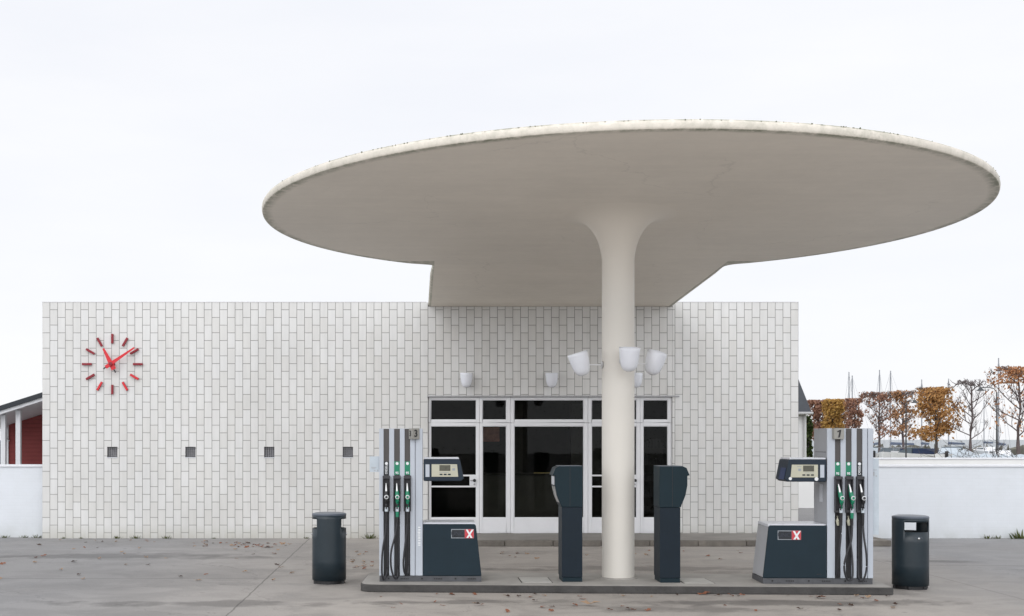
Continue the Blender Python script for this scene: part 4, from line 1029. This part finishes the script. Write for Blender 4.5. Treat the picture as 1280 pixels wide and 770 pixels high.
# ------------------------------------------------------------------ trees
def in_box(p, c, w, d, z0, z1):
    h_ = math.sin(p.x * 37.1 + p.z * 51.7 + p.y * 13.3); w *= 1 + .09 * h_; z1 += .10 * math.sin(p.x * 23 + p.y * 41)
    return Vector((min(max(p.x, c.x - w), c.x + w), min(max(p.y, c.y - d), c.y + d), min(max(p.z, z0), z1)))
def make_tree(name, label, x, y, H, cb, w, leafk, leaf_n, leafsize, seed, twigs=1.0, clumps=10, top_only=0, roundish=False, group='pleached trees along the harbour road', hole=0, headed=False):
    """H height, cb crown base height, w half width. limbs rise from the trunk and are clipped to a boxy crown"""
    rnd = random.Random(seed)
    t = thing(name, label, 'tree', (x, y, 0), 0, group)
    bmT = NB(); c = Vector((0, 0, 0)); ends = []
    lean = [Vector((rnd.uniform(-.05, .05), rnd.uniform(-.05, .05), 0)) for _ in range(6)]
    tp = [Vector((0, 0, 0))] + [Vector((0, 0, H * .97 * k / 6)) + lean[k - 1] for k in range(1, 7)]
    tr = [.11, .095, .085, .07, .055, .04, .02]
    tube(bmT, tp, tr, 8)
    def along(z):
        k = min(5, int(z / (H * .97) * 6)); f = z / (H * .97) * 6 - k; return tp[k].lerp(tp[k + 1], f)
    def branch(p, d, ln, r, lvl):
        n = 4; pp = [p]; dd = d.normalized()
        for i in range(n):
            dd = (dd + Vector((rnd.uniform(-.25, .25), rnd.uniform(-.25, .25), rnd.uniform(-.02, .28)))).normalized()
            q = in_box(pp[-1] + dd * ln / n, c, w, w * .8, cb * .92, H); pp.append(q)
        tube(bmT, pp, [r * (1 - .17 * i) for i in range(n + 1)], 5 if lvl == 0 else (4 if lvl == 1 else 3), cap=False)
        if lvl < 2:
            m = int((5 if lvl == 0 else 4) * twigs + rnd.random())
            for j in range(m):
                i = rnd.randint(1, n); s = Vector((rnd.uniform(-1, 1), rnd.uniform(-1, 1), rnd.uniform(-.15, .9)))
                branch(pp[i], dd * .7 + s, ln * rnd.uniform(.38, .62), r * .5, lvl + 1)
        ends.extend(pp[2:])
    nl = int(15 * (1 if twigs > .7 else .85))
    for k in range(nl):
        z = cb + (H - cb) * (k + rnd.random() * .6) / nl * .93; a = k * 2.4 + rnd.uniform(-.4, .4)
        up = .35 + .5 * rnd.random()
        ln = w * (1.25 - .25 * (z - cb) / (H - cb)) * rnd.uniform(.85, 1.15)
        branch(along(z), Vector((math.cos(a), math.sin(a) * .8, up)), ln, .032, 0)
    if headed:
        for k in range(60):
            a = rnd.uniform(0, 6.28); q = Vector((rnd.uniform(-w, w), rnd.uniform(-w, w) * .7, H - rnd.uniform(.1, .35)))
            d = Vector((rnd.uniform(-1, 1), rnd.uniform(-1, 1), rnd.uniform(-.1, .6)))
            pts_ = [q, q + d * .22, q + d * .36 + Vector((0, 0, .08))]; pts_ = [in_box(v, c, w * 1.05, w, cb, H + .12) for v in pts_]
            tube(bmT, pts_, [.02, .014, .008], 4, cap=False)
    build('trunk', bmT, 'twig' if twigs > .9 else 'bark', t)
    if leaf_n:
        bmL = NB()
        cl = [(Vector((rnd.uniform(-w, w), rnd.uniform(-w, w) * .8, rnd.uniform(cb, H))), rnd.uniform(.25, .55) * w) for _ in range(clumps)]
        cnt = 0; tries = 0
        while cnt < leaf_n and tries < leaf_n * 6:
            tries += 1
            if rnd.random() < .66:
                cc, rr = rnd.choice(cl); p = cc + Vector((rnd.gauss(0, 1), rnd.gauss(0, 1), rnd.gauss(0, .8))) * rr * .6
            else: p = rnd.choice(ends) + Vector((rnd.gauss(0, .1), rnd.gauss(0, .1), rnd.gauss(0, .1)))
            if abs(p.x) > w * 1.04 or abs(p.y) > w or p.z > H * 1.01 or p.z < cb * .93: continue
            if roundish:
                zc = (cb + H) / 2; hz = (H - cb) / 2
                if (abs(p.x) / w) ** 3 + (abs(p.z - zc) / hz) ** 3 > 1.1 + rnd.uniform(-.1, .15): continue
            if top_only and rnd.random() < top_only and p.z < H - (H - cb) * .22: continue
            s = leafsize * rnd.uniform(.6, 1.25)
            nrm = Vector((rnd.gauss(0, 1), rnd.gauss(0, 1), rnd.gauss(0, 1))).normalized(); a = nrm.orthogonal().normalized(); b = nrm.cross(a)
            bmL.faces.new([bmL.verts.new(p + a * s), bmL.verts.new(p + b * s * .6 + nrm * s * .15), bmL.verts.new(p - a * s), bmL.verts.new(p - b * s * .6 + nrm * s * .15)])
            cnt += 1
        me = build('crown', bmL, leafk, t)
    return t
def tree_at(px, top, crown_bot, halfw, z, **kw):
    make_tree(kw.pop('name', 'pleached_tree'), kw.pop('label'), X(px, z), z, Z(top, z), Z(crown_bot, z), halfw * z / F, **kw)
tree_at(1023, 501, 549, 13, 100, label='dull brown clipped tree nearest the white house', leafk='leaf_pur', leaf_n=2700, leafsize=.12, seed=1, twigs=.8, clumps=30)
tree_at(1041, 500, 549, 12, 96, label='dense ochre yellow clipped tree second from the white house', leafk='leaf_yel', leaf_n=3200, leafsize=.12, seed=2, twigs=.8, clumps=30)
tree_at(1054, 500, 549, 9, 98, label='thin brown clipped tree right of the ochre one', leafk='leaf_br', leaf_n=1000, leafsize=.11, seed=3, twigs=1.0, clumps=16)
tree_at(1068, 499, 549, 9, 94, label='brown clipped tree behind the right pump', leafk='leaf_pur', leaf_n=1500, leafsize=.11, seed=4, twigs=1.2, clumps=16)
tree_at(1099, 491, 551, 20, 88, label='nearly bare purplish clipped tree above the white number 1 pump corner', leafk='leaf_pur', leaf_n=750, leafsize=.11, seed=5, twigs=1.35, clumps=9, headed=True)
tree_at(1129, 489, 548, 16, 85, label='thinning clipped tree with rusty leaves left of the orange tree', leafk='leaf_br', leaf_n=1000, leafsize=.10, seed=6, twigs=1.25, clumps=7, headed=True)
tree_at(1170, 485, 550, 27, 78, label='full orange brown clipped tree, the densest of the row', leafk='leaf_or', leaf_n=3500, leafsize=.10, seed=7, twigs=.85, clumps=26, roundish=True)
tree_at(1214, 476, 550, 23, 69, label='completely bare clipped tree beside the street lamp', leafk='leaf_pur', leaf_n=0, leafsize=.1, seed=8, twigs=1.2, headed=True)
tree_at(1274, 460, 548, 32, 57, label='sparse clipped tree with rusty orange top at the right edge', leafk='leaf_red', leaf_n=1300, leafsize=.07, seed=9, twigs=1.15, clumps=12, top_only=.72, headed=True)
make_tree('evergreen_shrub', 'dark green shrub in the gap beside the white house', X(1010, 60), 60, Z(519, 60), .3, .16, 'leaf_gr', 2600, .10, 33, twigs=.6, clumps=14, group=None)

def make_shrub(label, px, z, top, w, seed, n=26):
    rnd = random.Random(seed); t = thing('bare_shrub', label, 'shrub', (X(px, z), z, 0), 0, 'bare twiggy shrubs beyond the right wall')
    bm = NB(); H = Z(top, z)
    for k in range(n):
        a = rnd.uniform(0, 6.28); p = Vector((0, 0, .05)); d = Vector((math.cos(a) * .5, math.sin(a) * .4, 1.1)); pp = [p]
        for i in range(5):
            d = (d + Vector((rnd.uniform(-.5, .5), rnd.uniform(-.4, .4), rnd.uniform(-.3, .1)))).normalized(); pp.append(pp[-1] + d * H / 4.6 * rnd.uniform(.8, 1.2))
        for q in pp: q.x = max(-w, min(w, q.x))
        tube(bm, pp, [.014, .012, .010, .008, .006, .004], 4, cap=False)
        for j in range(5):
            i = rnd.randint(2, 5); e = pp[i]; dd = Vector((rnd.uniform(-1, 1), rnd.uniform(-1, 1), rnd.uniform(0, .7))) * .22
            tube(bm, [e, e + dd, e + dd * 1.6 + Vector((0, 0, .05))], [.008, .006, .004], 3, cap=False)
    build('stems', bm, 'bark', t)
make_shrub('low bare shrub poking over the wall left of the bare clipped tree', 1198, 42, 560, .5, 1, 14)
make_shrub('bare twiggy shrub over the wall between the bare tree and the lamp post', 1232, 42, 551, .7, 2, 26)
make_shrub('low bare shrub over the wall at the right edge', 1270, 41, 562, .6, 3, 18)
make_shrub('small bare shrub over the wall beside the orange tree', 1160, 46, 563, .5, 4, 10)
# shrub behind the left wall
t = make_shrub('bare shrub between the white posts at the left edge', 3, 38, 520, .5, 8, 22)

# ------------------------------------------------------------------ street lamps
def street_lamp(label, px, z, top, arm):
    t = thing('street_lamp', label, 'street lamp', (X(px, z), z, 0), 0, 'street lamps along the harbour')
    H = Z(top, z)
    bm = NB(); tube(bm, [(0, 0, 0), (0, 0, H * .5), (0, 0, H - .25)], [.05, .04, .03], 10); tube(bm, [(0, 0, H - .26), (arm * .15, 0, H - .08), (arm * .45, 0, H), (arm, 0, H - .02)], .022, 8); build('pole', bm, 'post_dark', t, smooth=True)
    bm = NB(); lathe(bm, [(0, .02), (.05, .02), (.09, -.05), (.19, -.14), (.18, -.15), (0, -.12)], 20, (arm, 0, H - .02)); build('lamp_head', bm, 'post_dark', t, smooth=True)
street_lamp('curved arm street lamp beside the bare clipped tree', 1246, 62, 484, -.78)
street_lamp('slim dark lamp post standing among the thinning clipped trees', 1132.5, 75, 500, .5)

# ------------------------------------------------------------------ boats and masts
def hull_mesh(Ln, Bm, fb, draft=.35):
    bm = NB(); n = 10; rows = []
    for i in range(n + 1):
        u = i / n; b = Bm / 2 * (1 - max(0, (u - .45) / .55) ** 2.2) * (.86 + .14 * min(1, u * 3)); sh_ = fb * (1 + .22 * u * u)
        b = max(b, .02); x_ = -Ln / 2 + Ln * u
        rows.append([bm.verts.new(c) for c in ((x_, -b, sh_), (x_, -b * .9, sh_ * .45), (x_, -b * .5, -draft * .5), (x_, 0, -draft), (x_, b * .5, -draft * .5), (x_, b * .9, sh_ * .45), (x_, b, sh_))])
    for a, b in zip(rows, rows[1:]):
        for k in range(6): bm.faces.new((a[k], b[k], b[k + 1], a[k + 1]))
        bm.faces.new((a[0], a[6], b[6], b[0]))
    bm.faces.new(rows[0]); bm.faces.new(rows[-1][::-1])
    bmesh.ops.recalc_face_normals(bm, faces=bm.faces[:])
    return bm
def sailboat(label, px, y, top, rz, seed, fb=1.0):
    rnd = random.Random(seed); Ln = 8.0
    t = thing('sailing_boat', label, 'boat', (X(px, y), y, -.6), rz, 'moored sailing boats behind the trees')
    build('hull', hull_mesh(Ln, 2.5, fb), 'boat_white', t, smooth=True)
    bm = NB(); prism(bm, [(-1.6, fb), (1.6, fb + .1), (1.3, fb + .48), (-1.5, fb + .52)], -.7, .7); build('cabin', bm, 'boat_white', t, bevel=.05)
    bm = NB(); prism(bm, [(-1.2, fb + .22), (1.1, fb + .25), (.95, fb + .38), (-1.15, fb + .4)], -.71, .71); build('cabin_window', bm, 'windshield', t)
    H = Z(top, y) + .6
    bm = NB(); tube(bm, [(.6, 0, fb), (.6, 0, H)], [.075, .05], 8); tube(bm, [(.6, -.45, H * .62), (.6, .45, H * .62)], .025, 6); ms = build('mast', bm, 'alu', t, smooth=True)
    bm = NB()
    for e in ((3.9, 0, fb * 1.2), (-3.9, 0, fb), (.5, 1.1, fb), (.5, -1.1, fb)): tube(bm, [(.6, 0, H - .1), e], .012, 3, cap=False)
    build('rigging', bm, 'alu', ms)
    bm = NB(); tube(bm, [(.5, 0, fb + 1.1), (-2.6, 0, fb + 1.05)], [.14, .10], 8); build('boom', bm, 'sail_cover', t, smooth=True)
for i, (px, y, top, rz, lab) in enumerate(((1061, 128, 464.5, R(70), 'sailing boat with tall mast above the ochre tree'), (1069.3, 122, 469, R(100), 'sailing boat with darker mast above the brown tree'),
        (1098, 130, 462, R(60), 'sailing boat with mast above the purplish tree'), (1118.5, 126, 463, R(110), 'sailing boat with mast between the purplish and thinning trees'),
        (1153.7, 132, 474, R(80), 'sailing boat with mast left of the orange tree'), (1189.3, 135, 473, R(95), 'sailing boat with mast right of the orange tree'),
        (1249.7, 118, 447, R(75), 'sailing boat with the tallest mast beside the right edge tree'), (1232, 170, 500, R(85), 'far sailing boat with a short mast behind the bare tree'))):
    sailboat(lab, px, y, top, rz, i)
def motorboat(label, px, y, rz, cover='boat_blue', Ln=5.6, fb=.95, base=-.1):
    t = thing('motor_boat', label, 'boat', (X(px, y), y, base + .3), rz, 'small motor boats ashore behind the wall'); t.scale = (.72, .72, .80)
    build('hull', hull_mesh(Ln, 2.1, fb, .3), 'boat_white', t, smooth=True)
    bm = NB(); prism(bm, [(-.1, fb + .02), (1.5, fb + .1), (.35, fb + .5), (-.1, fb + .5)], -.75, .75); build('windscreen', bm, 'windshield', t, bevel=.03)
    bm = NB(); prism(bm, [(-2.4, fb + .01), (-.11, fb + .01), (-.11, fb + .42), (-1.3, fb + .44), (-2.3, fb + .2)], -.7, .7); build('canvas_cover', bm, cover, t, bevel=.06)
    bm = NB(); box(bm, -Ln / 2 - .3, -Ln / 2 - .02, -.12, .12, .1, fb + .22); build('outboard_motor', bm, 'black', t, bevel=.06)
    bm = NB(); tube(bm, [(2.5, 0, fb * 1.2), (2.6, 0, fb + .5), (1.7, .75, fb + .52), (.8, .9, fb + .45)], .018, 5); tube(bm, [(2.6, 0, fb + .5), (1.7, -.75, fb + .52), (.8, -.9, fb + .45)], .018, 5); build('rail', bm, 'alu', t)
motorboat('small white boat with dark blue canvas left of the thinning tree', 1114, 84, R(235))
motorboat('white boat with blue canvas hood right of the slim lamp post', 1146, 80, R(118), fb=1.0)
motorboat('white cabin boat with grey cover right of the orange tree trunk', 1190, 74, R(60), cover='tarp', fb=1.1)
motorboat('white boat behind the nearly bare purplish tree trunk', 1093, 90, R(70), cover='tarp')
def covered_boat(label, px, y, rz, Ln, ridge, w):
    t = thing('covered_boat', label, 'boat', (X(px, y), y, 0), rz, 'boats laid up under pale covers')
    build('hull', hull_mesh(Ln, w, .75, .1), 'boat_white', t, smooth=True, loc=(0, 0, .15))
    bm = NB(); n = 14; rows = []; rnd = random.Random(int(px))
    for i in range(n + 1):
        u = i / n; x_ = -Ln / 2 * 1.02 + Ln * 1.04 * u; b = w / 2 * 1.06 * (1 - max(0, (u - .5) / .5) ** 2.4) + .05
        rr = ridge - .22 * abs(u - .45) + (-.05 if i % 2 else .02)
        rows.append([bm.verts.new(c) for c in ((x_, -b, .55), (x_, -b * 1.0, .88), (x_, -b * .5, (.88 + rr) / 2 - .03), (x_, 0, rr), (x_, b * .5, (.88 + rr) / 2 - .03), (x_, b, .88), (x_, b, .55))])
    for a, b in zip(rows, rows[1:]):
        for k in range(6): bm.faces.new((a[k], b[k], b[k + 1], a[k + 1]))
    bm.faces.new(rows[0]); bm.faces.new(rows[-1][::-1]); bmesh.ops.recalc_face_normals(bm, faces=bm.faces[:])
    build('tarpaulin', bm, 'tarp', t, smooth='all')
covered_boat('pale covered boat behind the bare shrub near the lamp post', 1236, 52, R(35), 4.6, 1.36, 2.1)
covered_boat('pale covered boat at the right edge beyond the wall', 1290, 49, R(150), 4.8, 1.36, 2.1)
covered_boat('farther pale covered boat between the orange and bare trees', 1207, 66, R(62), 4.2, 1.42, 1.9)

bm = NB(); random.seed(4)
for i in range(150):
    x0 = 25 + i * 1.0 + random.uniform(-.4, .4); h = random.uniform(.95, 1.35); y0 = 175 + random.uniform(-1, 1)
    v = [bm.verts.new((x0 + random.uniform(-1.1, 1.1), y0 + random.uniform(-1, 1), z_)) for z_ in (-.75, -.75, -.75, h * .5, h, h * .6)]
    bmesh.ops.convex_hull(bm, input=v)
tag(build('breakwater', bm, 'rock'), 'low stone breakwater across the harbour mouth behind the boats', 'breakwater')

# ------------------------------------------------------------------ weeds at the walls and fallen leaves
def weed(label, px, y, s, seed):
    s *= .75
    rnd = random.Random(seed); bm = NB()
    for k in range(26):
        a = rnd.uniform(0, 6.28); r0 = rnd.uniform(0, s * .9); b = Vector((r0 * math.cos(a) * 1.4, r0 * math.sin(a) * .35, 0)); d = Vector((math.cos(a), math.sin(a) * .5, rnd.uniform(.5, 1.8))).normalized() * s * rnd.uniform(.4, 1)
        sd_ = Vector((-math.sin(a), math.cos(a), 0)) * s * .09
        bm.faces.new([bm.verts.new(b - sd_), bm.verts.new(b + sd_), bm.verts.new(b + d * .6 + sd_), bm.verts.new(b + d)])
    o = build('weed', bm, 'weed', None, loc=(X(px, y), y, .002)); tag(o, label, 'weed', 'weeds at the foot of the walls')
for i, (px, y, s, lab) in enumerate(((6, 25.12, .10, 'low weeds at the foot of the white wall at the left edge'), (30, 25.12, .09, 'small weed at the foot of the left white wall'), (46, 25.1, .11, 'weed where the left white wall meets the tiles'),
        (79, 24.93, .06, 'tiny weed at the tiled wall left of the clock'), (101, 24.93, .05, 'tiny weed at the tiled wall just below the clock left side'), (146, 24.93, .10, 'weed at the tiled wall below the first vent'), (169, 24.93, .11, 'broader weed at the tiled wall right of the first vent'),
        (208, 24.93, .10, 'dark weed at the tiled wall left of the second vent'), (267, 24.93, .05, 'tiny weed at the tiled wall right of the second vent'), (383, 24.93, .07, 'weed at the end of the ground joint by the tiled wall'), (462, 24.9, .17, 'larger green weed at the tiled wall behind the left pump'),
        (1236, 24.9, .14, 'weed at the foot of the right white wall'), (1247, 24.9, .11, 'small weed beside the larger one at the right white wall'), (1277, 24.85, .30, 'tall weed at the right edge by the white wall'))):
    weed(lab, px, y, s, i + 50)

leafm = []
rnd = random.Random(5)
for nm, c1, c2 in (('leaf_rust', (.36, .17, .10), (.24, .10, .06)), ('leaf_tan', (.42, .31, .22), (.34, .23, .15)), ('leaf_darkbrown', (.09, .05, .035), (.06, .035, .025))):
    M[nm] = leaf_mat(nm, c1, c2, .1)
    for v in range(3):
        bm = NB(); n = 10; cen = bm.verts.new((0, 0, .012)); rg = []
        for k in range(n):
            a = 2 * math.pi * k / n; r = (.055 if k % 2 == 0 else .034) * rnd.uniform(.7, 1.2)
            rg.append(bm.verts.new((r * 1.25 * math.cos(a), r * .9 * math.sin(a), .004 + rnd.uniform(0, .022))))
        for k in range(n): bm.faces.new((cen, rg[k], rg[(k + 1) % n]))
        me = bpy.data.meshes.new('fallen_leaf'); bm.to_mesh(me); bm.free(); me.materials.append(M[nm]); leafm.append((nm, me))
def leaf(px, py, kind, s, where, gz=0.0):
    y = (EYE - gz) * F / (py - CY); k = {'r': 0, 't': 3, 'd': 6}[kind] + rnd.randint(0, 2)
    o = bpy.data.objects.new('fallen_leaf', leafm[k][1]); COL.objects.link(o)
    o.location = (X(px, y), y, gz + .003); o.rotation_euler = (rnd.uniform(-.2, .2), rnd.uniform(-.2, .2), rnd.uniform(0, 6.28)); o.scale = (s, s, s * rnd.uniform(.8, 1.8))
    colr = {'r': 'rust red', 't': 'tan', 'd': 'dark brown'}[kind]
    tag(o, f'{colr} fallen leaf {where}', 'leaf', f'{colr} leaves lying {where}')
for _ in range(46):                                            # drift against the tiled wall
    px = rnd.gauss(305, 32); py = rnd.uniform(678.5, 685.5)
    leaf(px, py, rnd.choice('rrtd'), rnd.uniform(.45, .95), 'in the drift before the tiled wall below the vents')
for _ in range(34):
    leaf(rnd.uniform(0, 370), rnd.uniform(682, 728), rnd.choice('tttdr'), rnd.uniform(.5, 1.0), 'on the open asphalt left of the bin')
for _ in range(16):
    leaf(rnd.uniform(440, 470), rnd.uniform(690, 712), rnd.choice('ttr'), rnd.uniform(.5, .9), 'between the left bin and the left pump')
for _ in range(26):
    leaf(rnd.uniform(605, 940), rnd.uniform(686, 700), rnd.choice('ttrr'), rnd.uniform(.4, .9), 'between the island and the doorway kerb')
for _ in range(34):
    leaf(rnd.uniform(480, 1120), rnd.uniform(746, 766), rnd.choice('rrtd'), rnd.uniform(.45, .85), 'on the asphalt in front of the island')
for _ in range(26):
    leaf(rnd.uniform(470, 1105), rnd.uniform(743, 746.5), rnd.choice('rrtd'), rnd.uniform(.35, .7), 'gathered along the foot of the island kerb')
for _ in range(14):
    leaf(rnd.uniform(70, 260), rnd.uniform(675, 680), rnd.choice('rtd'), rnd.uniform(.35, .7), 'at the foot of the tiled wall under the clock')
for px, py, s, w_ in ((808, 740.5, 1.5, 'lying against the kerb in front of the column, brightest of all'), (738, 757.5, 1.7, 'lying pale and alone below the left terminal'), (880, 743.5, 1.2, 'lying under the kerb below the right access cover'), (908, 741, 1.7, 'lying heaped against the kerb left of the right pump'), (1026, 748, 1.3, 'lying below the right pump cabinet')):
    leaf(px, py, 't' if px == 738 else 'r', s, w_)
